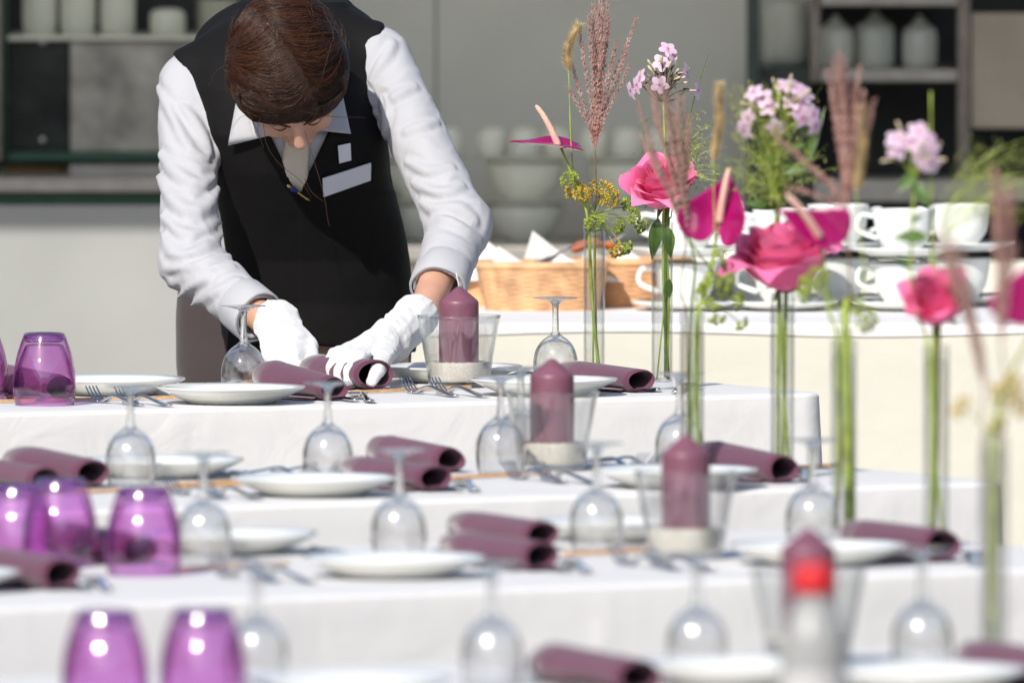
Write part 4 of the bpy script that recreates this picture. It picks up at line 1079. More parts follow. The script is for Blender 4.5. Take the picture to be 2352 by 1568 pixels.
def dill(v, root, umbels, label, seed, rays=11, cat='dill'):
    """umbels: (centre, facing, radius, material key)"""
    rnd = random.Random(seed); t = flower('dill', root, label, cat, 'dill sprigs')
    stem_part(t, bez_stem(v, root, rnd), 0.0018, 0.0014, M['stem'])
    for (c, d, rr, mk) in umbels:
        c = c - root; d = d.normalized(); hub = c - d*rr*0.75
        m = MB(); m.tube(spline([(0, 0, 0), hub*0.5 + Vector((0, 0, 0.004)), hub], 8), 0.0010, 5); obj('branch', m.mesh('branch'), M['stem'], t)
        st = MB(); fl = MB(); o = d.orthogonal().normalized()
        for k in range(rays):
            al = 2.4*k; be = 0.15 + 0.95*math.sqrt((k+0.5)/rays)
            e = (d*math.cos(be) + (Matrix.Rotation(al, 3, d) @ o)*math.sin(be)).normalized()
            h = hub + e*rr*0.95*rnd.uniform(0.85, 1.1)
            st.tube([hub, hub.lerp(h, 0.5)+d*0.001, h], 0.0005, 4)
            eo = e.orthogonal().normalized()
            for q in range(9):
                b2 = 0.2 + 0.85*math.sqrt((q+0.5)/9); g = (e*math.cos(b2) + (Matrix.Rotation(2.4*q+k, 3, e) @ eo)*math.sin(b2)).normalized()
                z = h + g*rr*0.30*rnd.uniform(0.8, 1.2); st.tube([h, z], 0.0003, 3, False)
                s = rnd.uniform(0.0011, 0.0018); fl.tube([z-g*s*1.3, z-g*s*0.4, z+g*s*0.6, z+g*s*1.4], [s*0.3, s, s*0.9, s*0.2], 5)
        u = obj('umbel', st.mesh('umbel'), M['dill_g'], t); obj('florets', fl.mesh('florets'), M[mk], u)
    return t
def fine_grass(v, root, box, n, label, seed, mat='panic'):
    """airy panicle: hair-thin branches set with small seeds, filling box = (dx, dy, dz0, dz1)"""
    rnd = random.Random(seed); t = flower('panic_grass', root, label, 'grass', 'airy panic grasses')
    stem_part(t, bez_stem(v, root, rnd), 0.0014, 0.0010, M['stem'])
    st, sd = MB(), MB(); cx, dx, dy, z0, z1 = box
    for k in range(n):
        e = Vector((cx + rnd.gauss(0, 0.42)*dx, rnd.gauss(0, 0.4)*dy, rnd.uniform(z0, z1)))
        b = Vector((e.x*0.1, 0, max(0, e.z)*rnd.uniform(0.1, 0.6)))
        pts = spline([b, b.lerp(e, 0.5)+Vector((0, 0, 0.02)), e + Vector((0, 0, 0.006))], 8); st.tube(pts, 0.00028, 3, False)
        for q in range(5):
            f = rnd.uniform(0.45, 1)*8; i = min(int(f), 7); p = pts[i].lerp(pts[i+1], f-i)
            g = Vector((rnd.uniform(-1, 1), rnd.uniform(-1, 1), rnd.uniform(-0.9, 0.7))).normalized(); z = p + g*rnd.uniform(0.002, 0.009)
            st.tube([p, z], 0.0002, 3, False); s = rnd.uniform(0.0008, 0.0014); g2 = Vector((g.x*0.4, g.y*0.4, -0.5+g.z)).normalized()
            sd.tube([z, z+g2*s*2, z+g2*s*4.5], [s*0.3, s, s*0.15], 5, False)
    o = obj('branches', st.mesh('branches', False), M['stem'], t); obj('seeds', sd.mesh('seeds', False), M[mat], t)
    return t

V1 = vase(0, 1365, 885, 'behind the right napkin, left of two,')
V2 = vase(0, 1521, 894, 'behind the right napkin, right of two,')
V3 = vase(1, 1590, 1103, 'beside the rightmost wine glass', 0.90)
V4 = vase(1, 1797, 1100, 'holding the wide open rose')
V5 = vase(2, 1938, 1240, 'with the thick green stem')
V6 = vase(2, 2150, 1256, 'holding the half open rose')
V7 = vase(3, 2282, 1522, 'at the right')
def HW(v, px, py, dd=0.0): return W(px, py, v['d']+dd)

# vase 1: plume grass, foxtail, anthurium seen edge-on, dill
tips1 = [HW(V1, x, y, dd) for x, y, dd in ((1352, 30, -0.01), (1362, 8, 0.01), (1372, 18, -0.02), (1380, -10, 0.02), (1388, -25, 0), (1400, 40, 0.02), (1396, 5, -0.02), (1462, 42, 0.0), (1440, 118, 0.03), (1418, 95, -0.02), (1446, 150, 0.0), (1312, 140, 0.02), (1306, 200, -0.02), (1330, 60, 0.0), (1372, 60, 0.03), (1385, 90, -0.03))]
plume(V1, HW(V1, 1367, 345), tips1, 'tall reddish plume grass in the first vase, top cut by the picture edge', 21)
foxtail(V1, HW(V1, 1306, 165, -0.01), HW(V1, 1328, 58, -0.01), 'golden foxtail grass left of the tallest plume', 22, 0.010)
anthurium(V1, HW(V1, 1283, 337, -0.02), Vector((-0.98, -0.10, 0.14)), Vector((0.08, -0.13, 1.0)), 0.125, 0.045, 0.05, Vector((-0.47, -0.02, 0.85)), 0.083, 'magenta anthurium seen edge-on with its spadix pointing up left', 23, wave=0.02)
YU = [(1305, 408, -0.4, 0.6, 0.016, 'dill_g'), (1318, 432, -0.3, 0.5, 0.018, 'dill_y'), (1338, 448, -0.1, -0.3, 0.016, 'dill_y'), (1385, 436, 0.3, 0.8, 0.026, 'dill_y'), (1402, 452, 0.5, 0.2, 0.022, 'dill_y'), (1365, 508, 0, 0.6, 0.018, 'dill_g'), (1442, 470, 0.5, 0.4, 0.014, 'dill_g'), (1460, 500, 0.7, 0.0, 0.016, 'dill_g'), (1475, 520, 0.6, -0.4, 0.014, 'dill_g'), (1425, 520, 0.6, -0.2, 0.014, 'dill_g'), (1418, 578, 0.2, -0.5, 0.014, 'dill_y'), (1440, 570, 0.5, -0.3, 0.013, 'dill_g')]
rr_ = random.Random(8)
dill(V1, HW(V1, 1365, 495), [(HW(V1, x, y, rr_.uniform(-0.03, 0.02)), Vector((a, -0.45, b)), r_, mk) for x, y, a, b, r_, mk in YU], 'yellow green dill spreading over the rim of the first vase', 24)

# vase 2: rose, phlox, leaves, panic grass
rose(V2, HW(V2, 1520, 422), Vector((-0.16, -0.55, 0.80)), 0.066, 'pink rose behind the blurred plume, above the second vase', 31)
B2 = []
for x, y, dx_, dz_ in ((1519, 143, -0.1, 0.25), (1534, 112, 0.3, 0.7), (1545, 128, 0.8, 0.4), (1470, 178, -0.75, 0.2), (1462, 195, -0.7, -0.1), (1448, 208, -0.85, -0.3), (1578, 165, 0.9, 0.15), (1604, 208, 0.9, 0.0), (1515, 195, -0.1, -0.2)):
    B2.append((HW(V2, x, y) - HW(V2, 1524, 195) + Vector((0, -0.012, 0)), Vector((dx_, -0.75 if abs(dx_) < 0.5 else -0.35, dz_))))
phlox(V2, HW(V2, 1524, 195), B2, 'sparse pale pink phlox above the second vase, partly behind the plume', 32)
t_ = flower('reed_blade', HW(V2, 1565, 330), 'green reed blade rising right of the sparse phlox', 'grass')
pts = spline([V2['p']+Vector((0.006, 0, 0.02)), V2['p']+Vector((0.008, 0, 0.285)), HW(V2, 1560, 380), HW(V2, 1592, 235), HW(V2, 1628, 124)], 40)
stem_part(t_, pts, 0.0036, 0.0006, M['blade'])
put_leaf(t_, HW(V2, 1583, 270), Vector((-0.15, 0.1, -1)), 0.05, 0.006, mat=M['blade'])
t_ = flower('rose_foliage', HW(V2, 1522, 515), 'dark green rose leaves standing in the second vase\'s mouth', 'leaves')
for (x, y, d, L, w) in ((1512, 500, (-0.15, -0.1, -1), 0.075, 0.013), (1532, 520, (0.12, -0.2, -1), 0.055, 0.012), (1538, 640, (-0.15, -0.05, -1), 0.045, 0.0085)):
    put_leaf(t_, HW(V2, x, y, -0.004), Vector(d), L, w, Vector((0, -1, 0)))
stem_part(t_, spline([V2['p']+Vector((0.008, 0, 0.02)), HW(V2, 1536, 690), HW(V2, 1530, 560), HW(V2, 1522, 490)], 20), 0.0022, 0.0016, M['stem'])
put_leaf(t_, HW(V2, 1512, 268), Vector((-0.9, -0.2, -0.25)), 0.045, 0.008)
fine_grass(V2, HW(V2, 1545, 470), (0.045, 0.055, 0.05, 0.02, 0.16), 60, 'airy green panic grass beside the second vase\'s rose', 33)

# vase 3: plume in front of the rose, foxtail, heart anthurium, green dill
tips3 = [HW(V3, x, y, dd) for x, y, dd in ((1463, 232, 0), (1488, 195, 0.02), (1502, 205, -0.02), (1518, 178, 0.0), (1532, 205, 0.03), (1545, 250, 0.0), (1558, 300, -0.02), (1470, 310, 0.02), (1486, 318, -0.02), (1570, 225, 0.02), (1585, 265, 0.0), (1578, 330, 0.03), (1500, 260, 0.0), (1524, 240, -0.02), (1555, 215, 0.0), (1538, 300, 0))]
plume(V3, HW(V3, 1576, 560), tips3, 'soft tan pink plume grass in front of the second vase\'s rose', 41, 'plume_tan', 0.0019)
foxtail(V3, HW(V3, 1637, 372, 0.01), HW(V3, 1652, 195, 0.01), 'brown foxtail grass left of the dense phlox', 42, -0.004)
anthurium(V3, HW(V3, 1652, 512, 0.02), Vector((0.22, 0.25, 0.92)), Vector((-0.22, -0.93, 0.28)), 0.112, 0.056, 0.30, Vector((0.17, -0.10, 0.97)), 0.088, 'magenta heart-shaped anthurium facing the camera left of the open rose', 43)
UG = [(1655, 580, 0.2, 0.9, 0.012), (1672, 612, 0.4, 0.5, 0.014), (1640, 640, 0.0, 0.4, 0.013), (1676, 645, 0.6, 0.0, 0.013), (1630, 700, -0.3, -0.4, 0.014), (1645, 735, 0.0, -0.8, 0.013), (1698, 690, 0.7, -0.1, 0.013), (1702, 748, 0.5, -0.7, 0.012), (1665, 672, 0.3, -0.3, 0.014), (1618, 660, -0.4, 0.1, 0.012)]
dill(V3, HW(V3, 1598, 668), [(HW(V3, x, y, rr_.uniform(-0.03, 0.03)), Vector((a, -0.35, b)), r_, 'dill_g') for x, y, a, b, r_ in UG], 'green dill umbels hanging right of the third vase', 44, rays=8)
t_ = flower('reed_blade', HW(V3, 1610, 580), 'green reed leaning over the third vase behind the dill', 'grass')
stem_part(t_, spline([V3['p']+Vector((-0.006, 0, 0.02)), V3['p']+Vector((-0.002, 0, 0.25)), HW(V3, 1596, 610), HW(V3, 1575, 530), HW(V3, 1545, 470)], 24), 0.0026, 0.0014, M['blade'])
stem_part(t_, spline([HW(V3, 1650, 640), HW(V3, 1600, 575), HW(V3, 1560, 505)], 12), 0.0022, 0.0008, M['blade'], 'blade')

# vase 4: open rose, phlox ball, panic grass, leaves
rose(V4, HW(V4, 1800, 590), Vector((-0.12, -0.30, 0.94)), 0.080, 'wide open pink rose above the fourth vase', 51, woody=False)
B4 = []
for x, y, dx_, dz_ in ((1730, 212, -0.5, 0.7), (1752, 225, -0.2, 0.3), (1805, 195, 0.1, 0.9), (1828, 200, 0.4, 0.8), (1850, 215, 0.6, 0.6), (1838, 248, 0.2, 0.1), (1820, 232, 0.0, 0.5), (1868, 262, 0.8, 0.1), (1872, 288, 0.8, -0.2), (1716, 270, -0.7, 0.2), (1708, 300, -0.6, -0.5), (1782, 292, 0.0, -0.4), (1765, 245, -0.1, 0.5), (1845, 270, 0.4, -0.2)):
    B4.append((HW(V4, x, y) - HW(V4, 1792, 262) + Vector((0, -0.015, 0)), Vector((dx_, -0.7, dz_))))
phlox(V4, HW(V4, 1792, 262), B4, 'dense ball of pale pink phlox above the open rose', 52, leafs=4, nbuds=34, dark=False, rad=0.06)
fine_grass(V4, HW(V4, 1785, 500), (-0.02, 0.10, 0.08, 0.02, 0.21), 190, 'bushy green panic grass under the dense phlox', 53)
t_ = flower('foliage_sprig', HW(V4, 1795, 430), 'green leafy sprig below the dense phlox', 'leaves')
stem_part(t_, spline([V4['p']+Vector((-0.007, 0.002, 0.02)), V4['p']+Vector((-0.006, 0.002, 0.29)), HW(V4, 1788, 520, 0.02), HW(V4, 1795, 300, 0.01)], 24), 0.0030, 0.0018, M['stem'])
for (x, y, d, L, w) in ((1790, 470, (-0.95, -0.3, 0.1), 0.055, 0.011), (1795, 400, (0.9, -0.2, 0.3), 0.05, 0.010), (1800, 385, (-0.6, -0.4, 0.5), 0.04, 0.009), (1840, 400, (0.35, -0.1, 1.0), 0.11, 0.0085), (1790, 350, (0.7, -0.5, 0.3), 0.045, 0.009)):
    put_leaf(t_, HW(V4, x, y, 0.0), Vector(d), L, w, Vector((0.1, -1, 0.4)))

# vase 5: dark plume, foxtail, anthurium in front of the open rose, thick stem
tips5 = [HW(V5, x, y, dd) for x, y, dd in ((1902, 160, 0), (1915, 140, 0.02), (1928, 120, -0.02), (1942, 135, 0.0), (1955, 180, 0.02), (1975, 150, 0), (1985, 210, -0.02), (2008, 228, 0.0), (2004, 262, 0.02), (1910, 210, 0.0), (1938, 200, 0.03), (1780, 312, -0.02), (1812, 338, 0.0), (1808, 432, 0.02))]
plume(V5, HW(V5, 1944, 480), tips5, 'dark red plume grass right of the dense phlox', 61, 'plume', 0.0021)
foxtail(V5, HW(V5, 1966, 440, -0.01), HW(V5, 1978, 250, -0.01), 'olive foxtail grass leaning on the dark red plume', 62, -0.004)
anthurium(V5, HW(V5, 1882, 546, -0.02), Vector((-0.80, -0.1, 0.50)), Vector((0.25, -0.80, 0.55)), 0.105, 0.040, 0.22, Vector((-0.50, -0.28, 0.66)), 0.085, 'magenta anthurium overlapping the wide open rose', 63)
t_ = flower('thick_stalk', HW(V5, 1940, 760), 'thick light green stalk filling the fifth vase', 'stalk')
stem_part(t_, spline([V5['p']+Vector((0.008, -0.004, 0.02)), V5['p']+Vector((0.006, -0.004, 0.15)), V5['p']+Vector((0.003, -0.004, 0.285)), HW(V5, 1942, 690)], 20), 0.0085, 0.0045, M['stem'])
UG5 = [(1870, 640, -0.6, 0.4, 0.024), (1848, 660, -0.8, 0.1, 0.02), (1995, 740, 0.5, -0.3, 0.018), (1960, 700, 0.2, 0.4, 0.016)]
dill(V5, HW(V5, 1932, 720), [(HW(V5, x, y, rr_.uniform(-0.03, 0.03)), Vector((a, -0.35, b)), r_, 'dill_g') for x, y, a, b, r_ in UG5], 'feathery green dill at the mouth of the fifth vase', 64, rays=12)

# vase 6: half open rose, phlox, panic grass
rose(V6, HW(V6, 2150, 690), Vector((-0.16, -0.72, 0.62)), 0.058, 'half open deep pink rose above the sixth vase', 71, outer=7)
B6 = []
for x, y, dx_, dz_ in ((2060, 340, -0.1, 0.0), (2058, 318, -0.1, 0.7), (2108, 302, 0.1, 0.4), (2125, 315, 0.4, 0.5), (2138, 335, 0.6, 0.2), (2118, 362, 0.1, -0.2), (2140, 375, 0.4, -0.3), (2092, 325, 0.0, 0.3)):
    B6.append((HW(V6, x, y) - HW(V6, 2100, 360) + Vector((0, -0.015, 0)), Vector((dx_, -0.8, dz_))))
phlox(V6, HW(V6, 2100, 360), B6, 'blurred pale pink phlox at the right above the sixth vase', 72, leafs=4, nbuds=16, dark=False, rad=0.045)
phl = BL_M
fine_grass(V6, HW(V6, 2150, 560), (0.11, 0.07, 0.06, 0.02, 0.15), 55, 'yellow green panic grass right of the blurred phlox', 73)
t_ = flower('foliage_sprig', HW(V6, 2130, 450), 'green leafy stem under the blurred phlox', 'leaves')
stem_part(t_, spline([V6['p']+Vector((-0.006, 0.002, 0.02)), V6['p']+Vector((-0.004, 0.002, 0.29)), HW(V6, 2140, 560, 0.02), HW(V6, 2138, 210, 0.01)], 24), 0.0034, 0.0014, M['stem'])
for (x, y, d, L, w) in ((2105, 400, (-0.5, -0.3, -0.4), 0.04, 0.010), (2130, 545, (-0.95, -0.2, 0.05), 0.05, 0.011), (2100, 420, (0.4, -0.3, -0.6), 0.04, 0.010)):
    put_leaf(t_, HW(V6, x, y, 0.0), Vector(d), L, w, Vector((0.1, -1, 0.4)))

# vase 7: tan plume drifting over the right rose, reddish plume, dill
tips7 = [HW(V7, x, y, dd) for x, y, dd in ((2150, 540, 0), (2165, 520, 0.02), (2185, 545, 0.0), (2205, 560, -0.02), (2178, 590, 0), (2195, 600, 0.03), (2220, 640, 0), (2170, 560, -0.02))]
plume(V7, HW(V7, 2262, 900), tips7, 'pale tan plume drifting in front of the right rose', 81, 'plume_tan', 0.0021)
tips7 = [HW(V7, x, y, dd) for x, y, dd in ((2282, 385, 0), (2296, 400, 0.02), (2310, 430, 0.0), (2325, 420, -0.02), (2300, 480, 0), (2318, 520, 0.02), (2335, 560, 0), (2290, 450, -0.02))]
plume(V7, HW(V7, 2300, 800), tips7, 'reddish plume at the right edge of the picture', 82, 'plume', 0.0021)
UY7 = [(2205, 935, -0.5, 0.3, 0.015), (2300, 905, 0.3, 0.4, 0.018), (2330, 880, 0.5, 0.4, 0.016), (2290, 980, 0.2, -0.3, 0.013), (2345, 930, 0.6, 0.1, 0.015)]
dill(V7, HW(V7, 2275, 1000), [(HW(V7, x, y, rr_.uniform(-0.03, 0.03)), Vector((a, -0.35, b)), r_, 'dill_y') for x, y, a, b, r_ in UY7], 'blurred yellow dill at the mouth of the rightmost vase', 83, rays=8)
anthurium(V7, HW(V7, 2405, 690, 0.25), Vector((0.1, -0.1, 0.95)), Vector((-0.5, -0.8, 0.25)), 0.11, 0.055, 0.3, Vector((0.1, -0.3, 0.9)), 0.08, 'magenta anthurium cut off by the right edge of the picture', 84)

# ================================================================== the waitress
M['skin'] = pmat('skin', (0.60, 0.33, 0.23), rough=0.5, var=0.06, scale=30, sub=0.12, subr=(0.012, 0.005, 0.003), bump=0.05, bscale=300, bdist=0.001)
M['shirt'] = cloth_mat('white_shirt', (0.50, 0.50, 0.525), weave=1500, sheen=0.1, crease=0.12, trans=0.05, wrinkle=22)
M['vest'] = cloth_mat('black_vest', (0.0042, 0.0036, 0.0036), weave=1500, sheen=0.0, rough=0.8, crease=0.1, wrinkle=16)
M['trousers'] = cloth_mat('dark_trousers', (0.062, 0.047, 0.047), weave=1500, sheen=0.2, crease=0.15)
M['glove'] = cloth_mat('white_glove', (0.74, 0.74, 0.735), weave=700, sheen=0.5, rough=0.95, crease=0.2, wrinkle=40)
M['hair'] = pmat('brown_hair', (0.040, 0.014, 0.007), rough=0.36, var=0.35, scale=14, spec=0.5, col2=(0.014, 0.005, 0.003))
def hair_mat(name, c0, c1, rough):
    m, nt, b = newmat(name)
    g = N(nt, 'ShaderNodeNewGeometry'); mx = N(nt, 'ShaderNodeMix', data_type='RGBA'); mx.inputs['A'].default_value = (*c0, 1); mx.inputs['B'].default_value = (*c1, 1)
    pw = N(nt, 'ShaderNodeMath', operation='POWER'); pw.inputs[1].default_value = 1.6; nt.links.new(g.outputs['Random Per Island'], pw.inputs[0])
    nt.links.new(pw.outputs[0], mx.inputs['Factor']); nt.links.new(mx.outputs['Result'], b.inputs['Base Color'])
    b.inputs['Roughness'].default_value = rough; b.inputs['Specular IOR Level'].default_value = 0.38
    return m
M['hair_strand'] = hair_mat('hair_strand', (0.012, 0.0052, 0.0034), (0.095, 0.034, 0.013), 0.34)
M['hair_fine'] = pmat('loose_hair', (0.07, 0.025, 0.010), rough=0.35)
M['tie'] = pmat('beige_tie', (0.70, 0.62, 0.49), rough=0.6, var=0.12, scale=900, bump=0.4, bscale=900, bdist=0.001)
M['badge'] = pmat('badge_white', (0.72, 0.71, 0.76), rough=0.35, var=0.02)
M['gold'] = pmat('gold', (0.75, 0.50, 0.15), rough=0.25, metal=1.0)
M['blue'] = pmat('blue_enamel', (0.01, 0.02, 0.22), rough=0.2)
M['brow'] = pmat('brow', (0.05, 0.02, 0.012), rough=0.7)
M['shoe'] = pmat('black_shoe', (0.01, 0.01, 0.01), rough=0.3)

f32 = np.float32
def grid(lo, hi, h):
    ax = [np.arange(l, u+h, h, dtype=f32) for l, u in zip(lo, hi)]
    return np.meshgrid(*ax, indexing='ij', sparse=True), (len(ax[0]), len(ax[1]), len(ax[2]))
def vnoise(x, y, z):
    xi, yi, zi = np.floor(x), np.floor(y), np.floor(z)
    fx, fy, fz = x-xi, y-yi, z-zi
    fx, fy, fz = fx*fx*(3-2*fx), fy*fy*(3-2*fy), fz*fz*(3-2*fz)
    def hsh(a, b, c):
        n = (a.astype(np.int64)*73856093) ^ (b.astype(np.int64)*19349663) ^ (c.astype(np.int64)*83492791)
        n = (n ^ (n >> 13))*1274126177; n = n ^ (n >> 16)
        return ((n & 0xffff)/65535.0).astype(f32)
    r = 0
    for dx in (0, 1):
        for dy in (0, 1):
            for dz in (0, 1):
                w = (fx if dx else 1-fx)*(fy if dy else 1-fy)*(fz if dz else 1-fz)
                r = r + w*hsh(xi+dx, yi+dy, zi+dz)
    return r*2-1
def smin(a, b, k):
    h = np.clip(0.5+0.5*(b-a)/k, 0, 1); return b*(1-h)+a*h - k*h*(1-h)
def smax(a, b, k): return -smin(-a, -b, k)
def rcone(P, a, b, ra, rb):
    X, Y, Z = P; a = Vector(a); b = Vector(b); ba = b-a; L2 = ba.length_squared
    h = np.clip(((X-a.x)*ba.x + (Y-a.y)*ba.y + (Z-a.z)*ba.z)/L2, 0, 1)
    dx, dy, dz = X-a.x-ba.x*h, Y-a.y-ba.y*h, Z-a.z-ba.z*h
    return np.sqrt(dx*dx+dy*dy+dz*dz) - (ra+(rb-ra)*h)
def ellipsoid(P, c, axes, rad):
    X, Y, Z = P; X, Y, Z = X-c[0], Y-c[1], Z-c[2]
    k0 = 0; k1 = 0
    for ax, r in zip(axes, rad):
        q = X*ax[0]+Y*ax[1]+Z*ax[2]; k0 = k0 + (q/r)**2; k1 = k1 + (q/(r*r))**2
    k0 = np.sqrt(k0); k1 = np.sqrt(k1)+1e-9
    return k0*(k0-1)/k1
XYZ = (Vector((1, 0, 0)), Vector((0, 1, 0)), Vector((0, 0, 1)))
def np_mesh(name, V, Q):
    me = bpy.data.meshes.new(name); V = np.asarray(V, f32); Q = np.asarray(Q, np.int32)
    me.vertices.add(len(V)); me.vertices.foreach_set('co', V.ravel())
    me.loops.add(Q.size); me.loops.foreach_set('vertex_index', Q.ravel())
    me.polygons.add(len(Q)); me.polygons.foreach_set('loop_start', np.arange(0, Q.size, 4, dtype=np.int32))
    try: me.polygons.foreach_set('loop_total', np.full(len(Q), 4, np.int32))
    except Exception: pass
    me.polygons.foreach_set('use_smooth', np.ones(len(Q), bool)); me.update(calc_edges=True); me.validate(); return me
def surface_nets(name, fn, lo, hi, h, relax=1):
    P, shp = grid(lo, hi, h); f = np.broadcast_to(fn(P), shp).astype(f32)
    s = f < 0
    nx, ny, nz = [n-1 for n in shp]
    acc = np.zeros((nx, ny, nz, 3), f32); cnt = np.zeros((nx, ny, nz), f32)
    def sl(d): return slice(d, None) if d else slice(0, -1)
    def sub(a, dx, dy, dz): return a[dx:dx+nx, dy:dy+ny, dz:dz+nz]
    for ax in range(3):
        o = [a for a in range(3) if a != ax]
        for i in (0, 1):
            for j in (0, 1):
                d0 = [0, 0, 0]; d0[o[0]] = i; d0[o[1]] = j; d1 = list(d0); d1[ax] = 1
                a, b = sub(f, *d0), sub(f, *d1); m = (a < 0) != (b < 0)
                t = np.where(m, a/np.where(m, a-b, 1), 0)
                for c in range(3): acc[..., c] += np.where(m, (t if c == ax else d0[c]), 0)
                cnt += m
    act = cnt > 0; idx = np.full((nx, ny, nz), -1, np.int32); n = int(act.sum()); idx[act] = np.arange(n, dtype=np.int32)
    ii = np.argwhere(act).astype(f32)
    V = (ii + acc[act]/cnt[act][:, None])*h + np.array(lo, f32)
    Q = []
    for ax in range(3):
        b, c = (ax+1) % 3, (ax+2) % 3
        s0 = [slice(1, -1)]*3; s0[ax] = slice(0, -1); s1 = list(s0); s1[ax] = slice(1, None)
        e = np.argwhere(s[tuple(s0)] != s[tuple(s1)]); off = np.array([1, 1, 1]); off[ax] = 0
        e = e + off
        up = s[e[:, 0], e[:, 1], e[:, 2]]
        def cell(db, dc):
            q = e.copy(); q[:, b] += db; q[:, c] += dc; return idx[q[:, 0], q[:, 1], q[:, 2]]
        q = np.stack([cell(-1, -1), cell(0, -1), cell(0, 0), cell(-1, 0)], 1)
        q[~up] = q[~up][:, ::-1]; Q.append(q)
    Q = np.concatenate(Q); Q = Q[(Q >= 0).all(1)]
    for _ in range(relax):      # gentle smoothing along the surface
        A = np.zeros_like(V); K = np.zeros(len(V), f32)
        for k in range(4):
            i, j = Q[:, k], Q[:, (k+1) % 4]
            np.add.at(A, i, V[j]); np.add.at(K, i, 1); np.add.at(A, j, V[i]); np.add.at(K, j, 1)
        V = V*0.45 + 0.55*A/np.maximum(K, 1)[:, None]
    return np_mesh(name, V, Q)

PR = W(672, 900, 28.35); PR = Vector((PR.x, PR.y, 0))
person = thing('person', PR, 0, 'waitress in black vest, white shirt and white gloves bending over the farthest table', 'person')
def pobj(name, me, mat, parent=None):
    o = obj(name, me, mat, person); o.location = -PR; return o
def pz(py, d=28.25): return W(700, py, d).z
def pxx(px, d=28.25): return W(px, 500, d).x

# joints
SL, SR = W(428, 205, 28.27), W(878, 140, 28.27)
EL, ER = W(438, 600, 28.06), W(1053, 520, 28.04)
CL, CR = W(592, 728, 27.89), W(1006, 662, 27.90)      # cuff ends
HL, HR = W(632, 752, 27.85), W(972, 718, 27.83)       # wrists
# torso sections: picture y -> left, right, depth centre, half depth
SEC = [(20, 570, 790, 28.36, 0.07), (70, 500, 830, 28.34, 0.10), (130, 440, 868, 28.30, 0.115), (200, 440, 856, 28.27, 0.125), (310, 470, 886, 28.25, 0.135), (400, 494, 888, 28.27, 0.125), (500, 518, 906, 28.31, 0.115), (600, 530, 926, 28.36, 0.118), (700, 520, 940, 28.40, 0.13), (800, 505, 946, 28.42, 0.14), (900, 500, 948, 28.43, 0.14)]
sz = np.array([pz(a[0]) for a in SEC][::-1]); sl_ = np.array([pxx(a[1]) for a in SEC][::-1]); sr_ = np.array([pxx(a[2]) for a in SEC][::-1]); sd = np.array([a[3] for a in SEC][::-1]); sb = np.array([a[4] for a in SEC][::-1])
def torso(P, off=0.0):
    X, Y, Z = P; zz = np.ravel(Z); l = np.interp(zz, sz, sl_); r = np.interp(zz, sz, sr_); c = np.interp(zz, sz, sd); b = np.interp(zz, sz, sb)
    shp = Z.shape; l, r, c, b = [q.reshape(shp).astype(f32) for q in (l, r, c, b)]
    a = (r-l)/2 + off; cx = (l+r)/2; b = b + off
    u = np.abs((X-cx)/a); v = np.abs((Y-c)/b)
    k = (u**2.3 + v**2.3)**(1/2.3)
    d = (k-1)*np.minimum(a, b)*0.9
    top = Z - (sz[-1]+off); bot = sz[0] - Z
    return np.maximum(np.maximum(d, top), bot)
def upper(P, off=0.0):
    """torso with shoulders and rounded back"""
    t = torso(P, off)
    sh = rcone(P, W(440, 185, 28.29), W(660, 110, 28.36), 0.055+off, 0.075+off); t = smin(t, sh, 0.03)
    sh = rcone(P, W(862, 128, 28.29), W(660, 100, 28.36), 0.055+off, 0.075+off); t = smin(t, sh, 0.03)
    bk = ellipsoid(P, W(665, 120, 28.42), XYZ, (0.17+off, 0.11+off, 0.10+off)); return smin(t, bk, 0.03)
def arm_folds(P, a, b, amp_fn, lam, seed, tw=1.3):
    X, Y, Z = P; a = Vector(a); b = Vector(b); d = b-a; L = d.length; d = d/L
    u = d.orthogonal().normalized(); w = d.cross(u)
    s = (X-a.x)*d.x+(Y-a.y)*d.y+(Z-a.z)*d.z
    p = (X-a.x)*u.x+(Y-a.y)*u.y+(Z-a.z)*u.z; q = (X-a.x)*w.x+(Y-a.y)*w.y+(Z-a.z)*w.z
    th = np.arctan2(q, p)
    cx, sx = np.cos(th), np.sin(th)
    n1 = vnoise(s*9+seed*7.1, cx*1.2+seed, sx*1.2+3)
    n2 = vnoise(s*13+seed*3.3, cx*1.6-seed, sx*1.6+9)
    gate = np.clip(0.55+1.1*vnoise(s*12-seed*2, cx*1.1+5, sx*1.1-seed), 0, 1)
    ph = s/lam*math.pi + tw*np.sin(th+seed*1.7) + 1.9*n1
    ridge = np.exp(-np.abs(np.sin(ph))*3.2)*gate
    ph2 = s/lam*math.pi*1.7 - tw*1.4*np.sin(th+seed) + 2.2*n2
    ridge2 = np.exp(-np.abs(np.sin(ph2))*4.5)*(1-gate)
    return amp_fn(s/L)*(1.25*ridge + 0.8*ridge2 + 0.55*n2 - 0.35)
